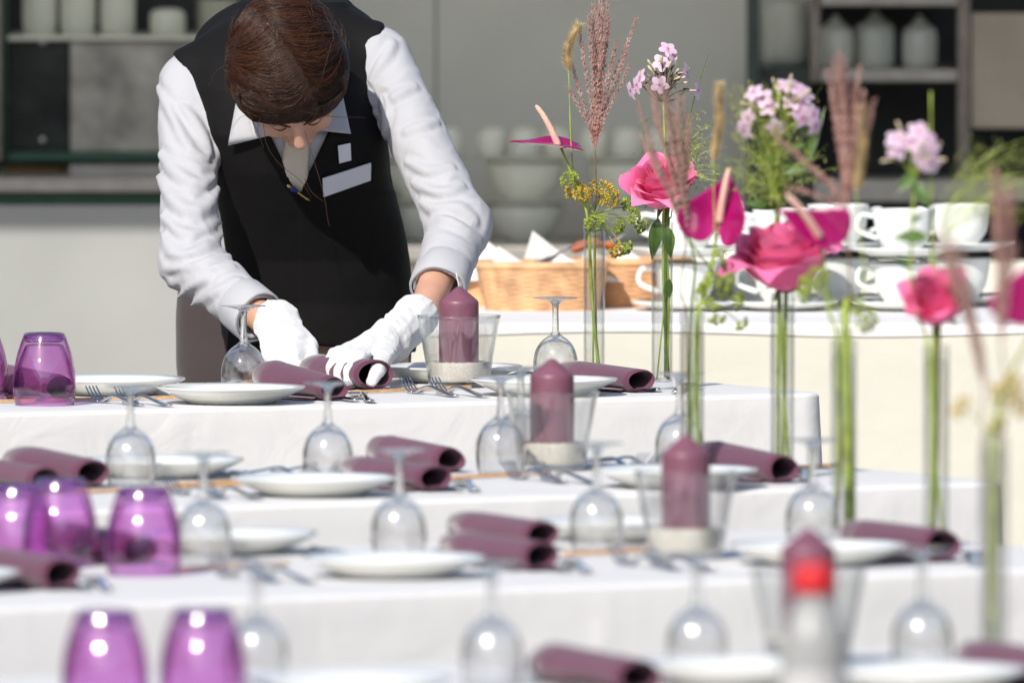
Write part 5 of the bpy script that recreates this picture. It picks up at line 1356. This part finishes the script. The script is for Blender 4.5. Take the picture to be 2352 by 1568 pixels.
def sleeve(P, S, E, C, rs, seed, amp=1.0):
    r0, r1, r2, r3 = rs
    up = rcone(P, S, E, r0, r1); fo = rcone(P, E, C, r2, r3)
    up = up - arm_folds(P, S, E, lambda t: amp*(0.0026+0.0022*np.clip((t-0.5)/0.5, 0, 1)**1.3), 0.085, seed, 2.3)
    fo = fo - arm_folds(P, E, C, lambda t: amp*(0.0048*np.clip(1-t*0.95, 0.12, 1)), 0.062, seed+5, 1.6)
    f = smin(up, fo, 0.022)
    # open cuff end
    X, Y, Z = P; d = (C-E).normalized()
    pl = (X-C.x)*d.x+(Y-C.y)*d.y+(Z-C.z)*d.z
    near = rcone(P, E, C, 0.12, 0.09)
    f = np.where(near < 0.0, np.maximum(f, pl), f)
    hole = rcone(P, C-d*0.045, C+d*0.05, r3-0.011, r3-0.0055)
    return np.maximum(f, -hole)
RSL = (0.052, 0.055, 0.055, 0.0445); RSR = (0.053, 0.056, 0.056, 0.047)
def z1(x, y): return ((340+x/2.613)/1.063, y/2.613/1.063)
def z2(x, y): return ((340+x/2.613)/1.063, (500+y/2.613)/1.063)
FOLD_L = [([z1(*q) for q in ((275, 690), (350, 770), (420, 890), (455, 990))], 0.008), ([z1(*q) for q in ((112, 560), (200, 720), (320, 950), (440, 1010))], 0.006), ([z1(*q) for q in ((130, 990), (250, 1110), (390, 1180), (490, 1140))], 0.009),
          ([z1(*q) for q in ((118, 1130), (200, 1260), (330, 1350), (450, 1300), (505, 1200))], 0.010), ([z1(*q) for q in ((140, 1380), (240, 1470), (380, 1500), (520, 1420))], 0.008), ([z2(*q) for q in ((150, 190), (250, 335), (400, 285), (530, 190))], 0.010),
          ([z2(*q) for q in ((172, 400), (300, 410), (420, 370), (575, 325))], 0.009), ([z2(*q) for q in ((200, 510), (320, 470), (480, 405), (595, 385))], 0.008), ([z2(*q) for q in ((240, 600), (330, 520), (440, 465))], 0.007), ([z2(*q) for q in ((330, 640), (480, 560), (640, 470))], 0.006)]
FOLD_R = [([z1(*q) for q in ((1480, 520), (1530, 430), (1590, 340), (1620, 270))], 0.007), ([z1(*q) for q in ((1510, 720), (1640, 615), (1760, 550))], 0.008), ([z1(*q) for q in ((1700, 840), (1800, 810), (1900, 770))], 0.007), ([z1(*q) for q in ((1545, 640), (1575, 760), (1560, 860))], 0.009),
          ([z1(*q) for q in ((1745, 1165), (1870, 1225), (1980, 1225), (2060, 1180))], 0.009), ([z1(*q) for q in ((1800, 1290), (1900, 1345), (2040, 1335), (2140, 1410))], 0.011), ([z1(*q) for q in ((1835, 1430), (1950, 1400), (2080, 1470), (2180, 1560))], 0.009), ([z1(*q) for q in ((1700, 1030), (1850, 1090), (2000, 1060))], 0.006)]
FOLDS = []
for fl, (S_, E_, C_, rs_) in ((FOLD_L, (SL, EL, CL, RSL)), (FOLD_R, (SR, ER, CR, RSR))):
    base_fn = lambda P: np.minimum(rcone(P, S_, E_, rs_[0], rs_[1]), rcone(P, E_, C_, rs_[2], rs_[3]))
    for pts, r_ in fl:
        q3 = []
        for (x_, y_) in pts:
            ds = np.linspace(27.75, 28.4, 500).astype(f32); pp = [W(x_, y_, float(d_)) for d_ in ds]
            f_ = base_fn((np.array([p.x for p in pp], f32), np.array([p.y for p in pp], f32), np.array([p.z for p in pp], f32)))
            i_ = int(np.argmin(f_)) if not (f_ < 0).any() else int(np.argmax(f_ < 0)); q3.append(pp[i_] + Vector((0, 0.35*r_, 0)))
        q3 = spline(q3, 7); FOLDS.append((q3, [r_*(0.35+0.65*math.sin(math.pi*(k_+0.5)/8)) for k_ in range(8)]))
def shirt_fn(P):
    t = upper(P, -0.004)
    X, Y, Z = P
    t = np.maximum(t, pz(760) - Z)
    l = sleeve(P, SL, EL, CL, RSL, 1.0); r = sleeve(P, SR, ER, CR, RSR, 2.4)
    f = smin(smin(t, l, 0.025), r, 0.025)
    X1 = X + 0*Y + 0*Z; Y1 = Y + 0*X1; Z1 = Z + 0*X1
    near = f < 0.03; Pn = (X1[near], Y1[near], Z1[near]); fn_ = f[near]
    for q3, rr in FOLDS:
        lo_ = [min(p[c] for p in q3)-0.03 for c in range(3)]; hi_ = [max(p[c] for p in q3)+0.03 for c in range(3)]
        m_ = (Pn[0] > lo_[0]) & (Pn[0] < hi_[0]) & (Pn[1] > lo_[1]) & (Pn[1] < hi_[1]) & (Pn[2] > lo_[2]) & (Pn[2] < hi_[2])
        Pm = tuple(a_[m_] for a_ in Pn); g_ = None
        for k_ in range(len(q3)-1):
            h_ = rcone(Pm, q3[k_], q3[k_+1], rr[k_], rr[k_+1]); g_ = h_ if g_ is None else np.minimum(g_, h_)
        fm = fn_[m_]; fn_[m_] = smin(fm, g_, 0.009) + 0.0035*np.exp(-((g_-0.010)/0.006)**2)
    f = f.copy(); f[near] = fn_
    d = (CL-EL).normalized(); pl = (X-CL.x)*d.x+(Y-CL.y)*d.y+(Z-CL.z)*d.z
    return f
lo = (pxx(325), 27.78, pz(800)); hi = (pxx(1165), 28.56, pz(-30))
pobj('shirt', surface_nets('shirt', shirt_fn, lo, hi, 0.0046, 1), M['shirt'])
# cuff bands
def ring_band(name, C, d, r, w, mat, seed, slit=0.0):
    d = d.normalized(); u = d.orthogonal().normalized(); v = d.cross(u); V, F = [], []
    n = 40
    for j, (rr, o) in enumerate(((r+0.0015, -w), (r+0.0035, -w+0.002), (r+0.004, -0.002), (r+0.003, 0.002), (r-0.001, 0.001))):
        for k in range(n):
            a = 2*math.pi*k/n; q = rr*(1+0.03*math.sin(2*a+seed)+0.015*math.sin(5*a))
            V.append(C + d*o + q*(u*math.cos(a)+v*math.sin(a)))
    for j in range(4):
        for k in range(n): F.append((j*n+k, j*n+(k+1) % n, (j+1)*n+(k+1) % n, (j+1)*n+k))
    return pobj(name, mesh(name, V, F), mat)
ring_band('shirt_cuff', CL, CL-EL, RSL[3]+0.0005, 0.058, M['shirt'], 1)
ring_band('shirt_cuff', CR, CR-ER, RSR[3]+0.0005, 0.058, M['shirt'], 2)

# vest
vy = [0, 60, 100, 125, 165, 240, 310, 400, 500, 900]
vl = [pxx(q) for q in (470, 430, 400, 396, 430, 455, 471, 492, 470, 440)]
vr = [pxx(q) for q in (840, 884, 872, 860, 848, 862, 887, 905, 960, 980)]
vzz = np.array([pz(q) for q in vy][::-1]); vl = np.array(vl[::-1]); vr = np.array(vr[::-1])
VC = pxx(688)
def vest_fn(P, cut=True):
    X, Y, Z = P; zz = np.ravel(Z)
    n = vnoise(X*9+3, Y*9, Z*7)*0.0025 + vnoise(X*24, Y*20, Z*16+5)*0.0012
    f = upper(P, 0.007) - n - np.where((X > pxx(692)) & (Z < pz(440)), 0.0022, 0.0).astype(f32)
    if not cut: return f
    l = np.interp(zz, vzz, vl).reshape(Z.shape).astype(f32); r = np.interp(zz, vzz, vr).reshape(Z.shape).astype(f32)
    f = smax(f, l-X, 0.003); f = smax(f, X-r, 0.003)
    hem = pz(795) - 0.10*np.abs(X-pxx(730))
    f = np.maximum(f, hem - Z)
    w = np.minimum((Z - pz(442))*0.47, 0.066)
    wedge = np.maximum(np.maximum(np.abs(X-VC) - w, Y-28.30), Z - pz(225))
    return smax(f, -wedge, 0.003)
lo = (pxx(385), 28.05, pz(840)); hi = (pxx(960), 28.60, pz(-60))
pobj('vest', surface_nets('vest', vest_fn, lo, hi, 0.0046, 1), M['vest'])
def front(px, py, fn, off=0.0, d0=27.8, d1=28.4):
    ds = np.linspace(d0, d1, 600).astype(f32); pts = [W(px, py, float(d)) for d in ds]
    X = np.array([p.x for p in pts], f32); Y = np.array([p.y for p in pts], f32); Z = np.array([p.z for p in pts], f32)
    f = fn((X, Y, Z)); i = int(np.argmax(f < off)); return W(px, py, float(ds[i]) if f[i] < off else 28.15)
vest_nc = lambda P: vest_fn(P, False)

# trousers, shoes
def trousers_fn(P):
    X, Y, Z = P
    hip = ellipsoid(P, W(674, 745, 28.46), XYZ, (0.213, 0.135, 0.30))
    f = np.maximum(hip, Z - pz(668))
    for sx in (-1, 1):
        h0 = W(672+sx*125, 860, 28.46); k0 = Vector((h0.x*1.0 + sx*0.01, 28.44, 0.46)); a0 = Vector((h0.x + sx*0.015, 28.52, 0.05))
        f = smin(f, rcone(P, h0, k0, 0.098, 0.070), 0.04); f = smin(f, rcone(P, k0, a0, 0.070, 0.058), 0.02)
    return f - 0.004*vnoise(X*8, Y*8, Z*5)
c0 = W(672, 800, 28.46)
pobj('trousers', surface_nets('trousers', trousers_fn, (c0.x-0.27, 28.26, 0.035), (c0.x+0.27, 28.68, pz(640)), 0.008, 1), M['trousers'])
for sx in (-1, 1):
    h0 = W(672+sx*125, 860, 28.46); bx = h0.x + sx*0.015
    m = MB(); m.tube(spline([(bx, 28.60, 0.045), (bx, 28.53, 0.05), (bx, 28.44, 0.04), (bx, 28.36, 0.028), (bx, 28.33, 0.024)], 14), [0.02, 0.036, 0.04, 0.041, 0.042, 0.042, 0.043, 0.043, 0.042, 0.041, 0.038, 0.034, 0.03, 0.024, 0.012], 14, True, 0.8)
    m.V = [(x, y, max(z, 0.004)) for x, y, z in m.V]; pobj('shoe', m.mesh('shoe'), M['shoe'])

# head frame
HC = W(664, 176, 28.0)
Fd = Vector((0.15, -0.46, -0.875)).normalized()
Ud = Vector((-0.10, -0.62, 0.62)); Ud = (Ud - Fd*Ud.dot(Fd)).normalized()
Rd = Fd.cross(Ud).normalized()          # her right
def HP(r, f, u): return HC + Rd*r + Fd*f + Ud*u
def head_fn(P):
    ax = (Rd, Fd, Ud)
    f = ellipsoid(P, HP(0, -0.01, 0.025), ax, (0.078, 0.098, 0.085))
    f = smin(f, ellipsoid(P, HP(0, 0.025, -0.035), ax, (0.064, 0.068, 0.085)), 0.03)
    f = smin(f, rcone(P, HP(0, 0.055, -0.095), HP(0, 0.06, -0.10), 0.030, 0.026), 0.03)          # chin
    f = smin(f, rcone(P, HP(0, 0.090, -0.002), HP(0, 0.113, -0.042), 0.008, 0.0115), 0.012)     # nose
    for s in (-1, 1):
        f = smin(f, rcone(P, HP(s*0.011, 0.098, -0.047), HP(s*0.009, 0.103, -0.046), 0.007, 0.007), 0.006)
        f = smin(f, rcone(P, HP(s*0.012, 0.090, 0.006), HP(s*0.046, 0.072, 0.006), 0.008, 0.008), 0.012)   # brow ridge
        f = smax(f, -ellipsoid(P, HP(s*0.031, 0.098, -0.012), ax, (0.017, 0.014, 0.010)), 0.012)           # sockets
        f = smin(f, ellipsoid(P, HP(s*0.031, 0.079, -0.013), ax, (0.0125, 0.0125, 0.0115)), 0.003)        # closed lids
        f = smin(f, ellipsoid(P, HP(s*0.040, 0.068, -0.045), ax, (0.022, 0.02, 0.022)), 0.02)             # cheeks
        f = smin(f, ellipsoid(P, HP(s*0.080, -0.010, -0.012), ax, (0.008, 0.020, 0.030)), 0.006)           # ears
    f = smin(f, rcone(P, HP(-0.018, 0.093, -0.074), HP(0.018, 0.093, -0.074), 0.0055, 0.0055), 0.006)     # lips
    f = smin(f, rcone(P, HP(-0.014, 0.092, -0.083), HP(0.014, 0.092, -0.083), 0.006, 0.006), 0.006)
    f = smin(f, rcone(P, HP(0, -0.03, -0.06), W(660, 140, 28.32), 0.050, 0.062), 0.025)                   # neck
    return f
def body_fn(P):
    f = head_fn(P)
    f = smin(f, upper(P, -0.014), 0.02)
    for S, E, Wr, hand in ((SL, EL, HL, W(662, 822, 27.75)), (SR, ER, HR, W(868, 800, 27.70))):
        f = smin(f, rcone(P, S, E, 0.040, 0.036), 0.02); f = smin(f, rcone(P, E, Wr, 0.037, 0.0265), 0.02); f = smin(f, rcone(P, Wr, hand, 0.026, 0.022), 0.015)
    X, Y, Z = P
    hip = ellipsoid(P, W(672, 800, 28.46), XYZ, (0.205, 0.122, 0.16)); f = smin(f, hip, 0.03)
    return f
lo = (pxx(340), 27.62, pz(960)); hi = (pxx(1150), 28.62, pz(-60))
pobj('body', surface_nets('body', body_fn, lo, hi, 0.0068, 1), M['skin'])
lo = tuple(min(HC[i], HC[i])-0.15 for i in range(3)); hi = tuple(HC[i]+0.15 for i in range(3))
def face_fn(P):
    f = head_fn(P) - 0.0004
    X, Y, Z = P
    return np.maximum(f, Y-(HC.y+0.11))
pobj('face', surface_nets('face', face_fn, lo, hi, 0.0028, 1), M['skin'])
for s in (-1, 1):
    m = MB(); pts = spline([HP(s*0.012, 0.1005, 0.004), HP(s*0.030, 0.096, 0.012), HP(s*0.050, 0.077, 0.006)], 10); m.tube(pts, [0.0018]*8+[0.0014, 0.001, 0.0005], 6); pobj('eyebrow', m.mesh('eyebrow'), M['brow'])
    m = MB(); pts = spline([HP(s*0.020, 0.0905, -0.018), HP(s*0.031, 0.0925, -0.0205), HP(s*0.043, 0.086, -0.017)], 8); m.tube(pts, 0.0012, 5); pobj('eyelashes', m.mesh('eyelashes'), M['brow'])

# ---- hair
HRAD = (0.108, 0.105, 0.116)
def hair_pt(dirv, rad=1.0):
    """direction in head axes (r, f, u) -> point on the hair shell"""
    r, f, u = dirv; k = 1/math.sqrt((r/HRAD[0])**2 + (f/(HRAD[1] if f > 0 else 0.150))**2 + (u/HRAD[2])**2)
    return HP(r*k*rad, f*k*rad - 0.006, u*k*rad + 0.012)
def hair_cap_fn(P):
    ax = (Rd, Fd, Ud)
    f = ellipsoid(P, HP(0, -0.006, 0.012), ax, tuple(q*0.965 for q in HRAD))
    X, Y, Z = P; c = HP(0, 0, 0)
    ff = (X-c.x)*Fd.x+(Y-c.y)*Fd.y+(Z-c.z)*Fd.z; uu = (X-c.x)*Ud.x+(Y-c.y)*Ud.y+(Z-c.z)*Ud.z; rr = (X-c.x)*Rd.x+(Y-c.y)*Rd.y+(Z-c.z)*Rd.z
    face = np.minimum(-(uu - (0.006 + 0.10*rr - 2.2*rr*rr)), ff - 0.045)
    f = smax(f, face, 0.008)
    # gathered hair at the nape
    bk = ellipsoid(P, HP(0, -0.006, 0.012), ax, (HRAD[0]*0.965, 0.145, HRAD[2]*0.965)); f = np.where(ff < -0.006, bk, f)
    return f - 0.002*vnoise(rr*60, ff*14, uu*14)
pobj('hair', surface_nets('hair', hair_cap_fn, tuple(HC[i]-0.17 for i in range(3)), tuple(HC[i]+0.17 for i in range(3)), 0.004, 1), M['hair'])
rnd = random.Random(77)
hs = MB()
def strand(side, a0, off, wid):
    pts = []
    n = 9; kk = rnd.uniform(0.75, 1.12); bend = rnd.uniform(0.3, 0.6); lift = rnd.uniform(-0.012, 0.020)
    px_r = rnd.uniform(-0.03, 0.03) - 0.46*math.sin(a0)       # the parting lies a little to her left
    clump = math.sin(a0*11+side)*0.020 + math.sin(a0*31+2*side)*0.010 + math.sin(a0*83+side)*0.004
    for j in range(n+1):
        t = j/n; be = t*R(112)*kk
        al = a0 + bend*math.sin(math.pi*min(1, t*1.2))*0.55 - t*t*1.25*(0.6+0.4*kk)
        u = math.cos(be)*math.cos(al); f = math.cos(be)*math.sin(al) - 0.55*t*t*math.sin(be)*0.6; r = side*math.sin(be) + px_r*math.cos(be)
        pts.append(hair_pt((r, f, u), 0.985 + off + clump*math.sin(math.pi*t) + lift*t*t + (0.006 if j == 0 else 0)))
    hs.tube(pts, [wid*0.5]+[wid]*(n-2)+[wid*0.7, wid*0.25], 3, False)
for k in range(8500):
    side = 1 if rnd.random() < 0.62 else -1
    a0 = rnd.uniform(R(-75), R(66)); strand(side, a0, rnd.uniform(-0.012, 0.014), rnd.uniform(0.0003, 0.0006))
me = hs.mesh('hair_strands'); ho_ = pobj('hair_strands', me, M['hair_fine']); me.materials.clear(); me.materials.append(M['hair_strand'])
# fringe sweeping over the brow
fr = MB()
for k in range(1100):
    s = rnd.uniform(-1, 1); u1 = rnd.uniform(0.02, 0.50); sg = 1 if s > -0.25 else -1
    p0 = hair_pt((-0.36+0.14*rnd.uniform(-1, 1), 0.62+0.2*rnd.random(), 0.62), 1.0); p1 = hair_pt((0.55*s+0.10, 0.95, u1-0.1*abs(s)), rnd.uniform(0.985, 1.006)); p2 = hair_pt((sg*1.0, 0.50, u1*0.9-0.22+rnd.uniform(-0.12, 0.12)), rnd.uniform(0.98, 1.006)); p3 = hair_pt((sg*1.0, -0.25, u1*0.9-0.15+rnd.uniform(-0.2, 0.2)), rnd.uniform(0.97, 1.0))
    fr.tube(spline([p0, p1, p2, p3], 9), [0.0005]*9+[0.0002], 3, False)
for k in range(520):      # soft uneven hairline over the brow and temples
    s = rnd.uniform(-1, 1); d0 = (0.95*s, 0.80-0.25*abs(s), 0.30-0.25*abs(s)); dn = rnd.random()**1.6*0.22
    p0 = hair_pt(d0, 1.005); p1 = hair_pt((d0[0]+0.10+rnd.uniform(-0.06, 0.06), d0[1]+0.05, d0[2]-0.16-dn*0.5), rnd.uniform(0.985, 1.01)); p2 = hair_pt((d0[0]+0.24+rnd.uniform(-0.1, 0.1), d0[1]+0.04, d0[2]-0.24-dn), rnd.uniform(0.95, 0.99))
    fr.tube(spline([p0, p1, p2], 7), [0.0004]*6+[0.0003, 0.0001], 3, False)
for k in range(260):      # locks falling beside the face
    sgn = 1 if k % 3 else -1; j1, j2 = rnd.gauss(0, 0.05), rnd.gauss(0, 0.06)
    p0 = hair_pt((sgn*0.80+j1, 0.45, 0.45), 1.01); p1 = hair_pt((sgn*0.98, 0.52+j1, 0.05+j2), 1.02); p2 = hair_pt((sgn*0.88+j2, 0.66+j1, -0.34), 1.0); p3 = hair_pt((sgn*0.72+j1, 0.62, -0.62-abs(j2)*2-0.1*(sgn > 0)), 0.97)
    fr.tube(spline([p0, p1, p2, p3], 9), [0.0004]*8+[0.0003, 0.0001], 3, False)
tag(pobj('fringe', fr.mesh('fringe'), M['hair_strand']), kind='stuff'); tag(ho_, kind='stuff')
lh = MB()
for pp in (((700, 300, 27.95), (742, 440, 27.93), (752, 500, 27.95), (757, 522, 27.97)), ((605, 285, 27.95), (612, 330, 27.95), (640, 375, 27.96), (690, 415, 27.96), (715, 455, 27.97)), ((700, 410, 27.95), (715, 440, 27.95), (745, 465, 27.96)),
           ((690, 255, 27.9), (760, 268, 27.93), (840, 270, 27.98)), ((598, 270, 27.93), (592, 300, 27.93), (606, 340, 27.95)), ((560, 240, 27.95), (585, 290, 27.95), (600, 320, 27.96)), ((520, 150, 28.0), (495, 165, 28.02), (478, 200, 28.03))):
    lh.tube(spline([W(*q) for q in pp], 14), [0.00045]*12+[0.0004, 0.0003, 0.0002], 4, False)
for k in range(34):
    a = rnd.uniform(0, 6.28); e = rnd.uniform(-0.2, 1.2); d0 = (math.cos(a)*math.cos(e), math.sin(a)*math.cos(e)*0.8-0.2, math.sin(e)); p0 = hair_pt(d0, 1.0); p1 = hair_pt((d0[0]+rnd.uniform(-.2, .2), d0[1]-0.2, d0[2]), 1.07); p2 = hair_pt((d0[0]+rnd.uniform(-.4, .4), d0[1]-0.5, d0[2]), 1.10)
    lh.tube(spline([p0, p1, p2], 8), 0.00025, 3, False)
tag(pobj('loose_hairs', lh.mesh('loose_hairs'), M['hair_fine']), kind='stuff')
pm = MB(); pm.tube([hair_pt((-0.46*math.sin(a_), math.sin(a_), math.cos(a_)), 0.979) for a_ in np.linspace(R(-62), R(-6), 18)], [0.0020+0.0006*math.sin(k_*1.7) for k_ in range(18)], 6)
pobj('parting', pm.mesh('parting'), M['skin'])

# ---- collar, tie, badge
def sheet(name, corners, fn, off, mat, nu=8, nv=8, bulge=0.0, thick=0.0012, lift=None):
    V, F = [], []
    a, b, c, d = corners
    for j in range(nv+1):
        for i in range(nu+1):
            u, v = i/nu, j/nv
            x = lerp(lerp(a[0], b[0], u), lerp(d[0], c[0], u), v); y = lerp(lerp(a[1], b[1], u), lerp(d[1], c[1], u), v)
            p = front(x, y, fn); o = off + bulge*math.sin(math.pi*u)*math.sin(math.pi*v) + (lift(u, v) if lift else 0)
            V.append(p + Vector((0, -o, 0)))
    for j in range(nv):
        for i in range(nu): F.append((j*(nu+1)+i, j*(nu+1)+i+1, (j+1)*(nu+1)+i+1, (j+1)*(nu+1)+i))
    o = pobj(name, mesh(name, V, F), mat); so = o.modifiers.new('t', 'SOLIDIFY'); so.thickness = thick; so.offset = 0
    return o
shirt_t = lambda P: upper(P, -0.004)
sheet('collar', ((548, 205), (625, 235), (625, 310), (524, 334)), vest_nc, 0.008, M['shirt'], lift=lambda u, v: 0.012*u*(1-v)+0.01*v*(1-u))
sheet('collar', ((742, 240), (786, 215), (806, 307), (733, 300)), vest_nc, 0.008, M['shirt'], lift=lambda u, v: 0.012*(1-u)*(1-v)+0.006*v*u)
sheet('tie', ((660, 290), (712, 290), (706, 446), (640, 428)), shirt_t, 0.006, M['tie'], bulge=0.008, thick=0.003)
sheet('tie_knot', ((652, 285), (718, 283), (706, 330), (662, 332)), shirt_t, 0.016, M['tie'], bulge=0.008, thick=0.004)
def rigid_plate(name, corners, off, mat, th=0.002):
    P4 = [front(x, y, vest_nc) for x, y in corners]; c = sum(P4, Vector())/4
    n = (P4[1]-P4[0]).cross(P4[3]-P4[0]).normalized()
    if n.y > 0: n = -n
    V = [p - n*0 + n*off - n*((p-c).dot(n)) for p in P4]; V2 = [p + n*th for p in V]
    o = pobj(name, mesh(name, V+V2, [(0, 1, 2, 3), (7, 6, 5, 4), (0, 4, 5, 1), (1, 5, 6, 2), (2, 6, 7, 3), (3, 7, 4, 0)], False), mat)
    bv = o.modifiers.new('b', 'BEVEL'); bv.width = 0.0006; bv.segments = 2
rigid_plate('name_badge', ((735, 403), (846, 367), (848, 410), (737, 445)), 0.009, M['badge'], 0.003)
rigid_plate('paper_tag', ((773, 332), (802, 326), (804, 366), (776, 373)), 0.006, M['badge'], 0.001)
m = MB(); a, b = front(663, 427, vest_nc), front(712, 461, vest_nc); a, b = a+Vector((0, -0.014, 0)), b+Vector((0, -0.012, 0))
m.tube(spline([a.lerp(b, 0.4), a.lerp(b, 0.7), b], 8), [0.0022]*6+[0.003, 0.0022, 0.001], 8); m.tube([a.lerp(b, -0.08), a.lerp(b, 0.02), a.lerp(b, 0.10)], [0.0015, 0.0035, 0.003], 8)
pobj('tie_pin', m.mesh('tie_pin'), M['gold'])
m = MB(); m.tube([a.lerp(b, 0.08), a.lerp(b, 0.2), a.lerp(b, 0.42)], [0.0032, 0.006, 0.0035], 8); pobj('tie_pin_enamel', m.mesh('tie_pin_enamel'), M['blue'])

# ---- gloves
def finger(P, pts, rad, k=0.004):
    f = None
    for i in range(len(pts)-1):
        g = rcone(P, pts[i], pts[i+1], rad[i], rad[i+1]); f = g if f is None else smin(f, g, k)
    return f
def glove_noise(P):
    X, Y, Z = P
    return 0.0010*vnoise(X*170, Y*170, Z*170) + 0.0016*vnoise(X*55, Y*55, Z*55)
def cuff_cut(P, f, C, d, r):
    X, Y, Z = P; pl = (X-C.x)*d.x+(Y-C.y)*d.y+(Z-C.z)*d.z
    f = np.maximum(f, -pl); return np.maximum(f, -rcone(P, C-d*0.03, C+d*0.012, r, r*0.9))
def glove_left(P):
    c0, c1 = W(634, 738, 27.87), W(660, 800, 27.77)
    f = rcone(P, c0, c1, 0.041, 0.040)
    f = f - 0.0022*(1-np.abs(np.sin((P[2]*1.0+P[0]*0.35)*190)))**2
    f = smin(f, rcone(P, c1, W(662, 832, 27.71), 0.040, 0.034), 0.02)
    kn = [(632, 832), (652, 838), (672, 840), (692, 834)]
    for i, (x, y) in enumerate(kn):
        f = smin(f, finger(P, [W(x, y, 27.72), W(x+2, y+22, 27.665), W(x+6, y+46, 27.665)], [0.0125, 0.0115, 0.0095]), 0.006)
    f = smin(f, finger(P, [W(690, 775, 27.80), W(714, 795, 27.755), W(718, 830, 27.71), W(708, 858, 27.68)], [0.017, 0.0125, 0.0115, 0.0095]), 0.010)
    f = f - glove_noise(P)
    return cuff_cut(P, f, W(622, 728, 27.89), (c1-c0).normalized(), 0.036)
a = W(655, 790, 27.77)
pobj('glove', surface_nets('glove', glove_left, (a.x-0.10, 27.60, ZT-0.005), (a.x+0.10, 27.98, W(600, 690, 27.85).z), 0.0030, 1), M['glove'])
def glove_right(P):
    c0, c1 = W(955, 728, 27.80), W(898, 782, 27.70)
    f = rcone(P, c0, c1, 0.040, 0.035)
    f = f - 0.0022*(1-np.abs(np.sin((P[2]*0.75-P[0]*0.65)*170)))**2
    f = smin(f, rcone(P, c1, W(842, 806, 27.61), 0.035, 0.024), 0.02)
    f = smin(f, rcone(P, W(870, 790, 27.66), W(800, 812, 27.66), 0.025, 0.020), 0.02)
    F4 = [[(842, 806, 27.60), (822, 822, 27.525), (806, 852, 27.490), (801, 876, 27.488)], [(822, 804, 27.62), (798, 818, 27.545), (783, 850, 27.515), (779, 874, 27.515)], [(806, 804, 27.64), (778, 814, 27.575), (765, 842, 27.550), (763, 868, 27.550)], [(800, 810, 27.66), (770, 816, 27.61), (757, 838, 27.60), (756, 860, 27.60)]]
    for fp in F4:
        f = smin(f, finger(P, [W(*q) for q in fp], [0.0155, 0.0138, 0.0125, 0.0105]), 0.007)
    f = smin(f, finger(P, [W(893, 800, 27.65), W(880, 824, 27.54), W(866, 852, 27.480), W(854, 876, 27.472)], [0.020, 0.0165, 0.013, 0.0105]), 0.010)
    f = f - glove_noise(P)
    return cuff_cut(P, f, W(972, 712, 27.83), (c1-c0).normalized(), 0.0345)
a = W(865, 790, 27.65)
pobj('glove', surface_nets('glove', glove_right, (a.x-0.12, 27.42, ZT-0.005), (a.x+0.16, 27.92, W(600, 670, 27.85).z), 0.0030, 1), M['glove'])
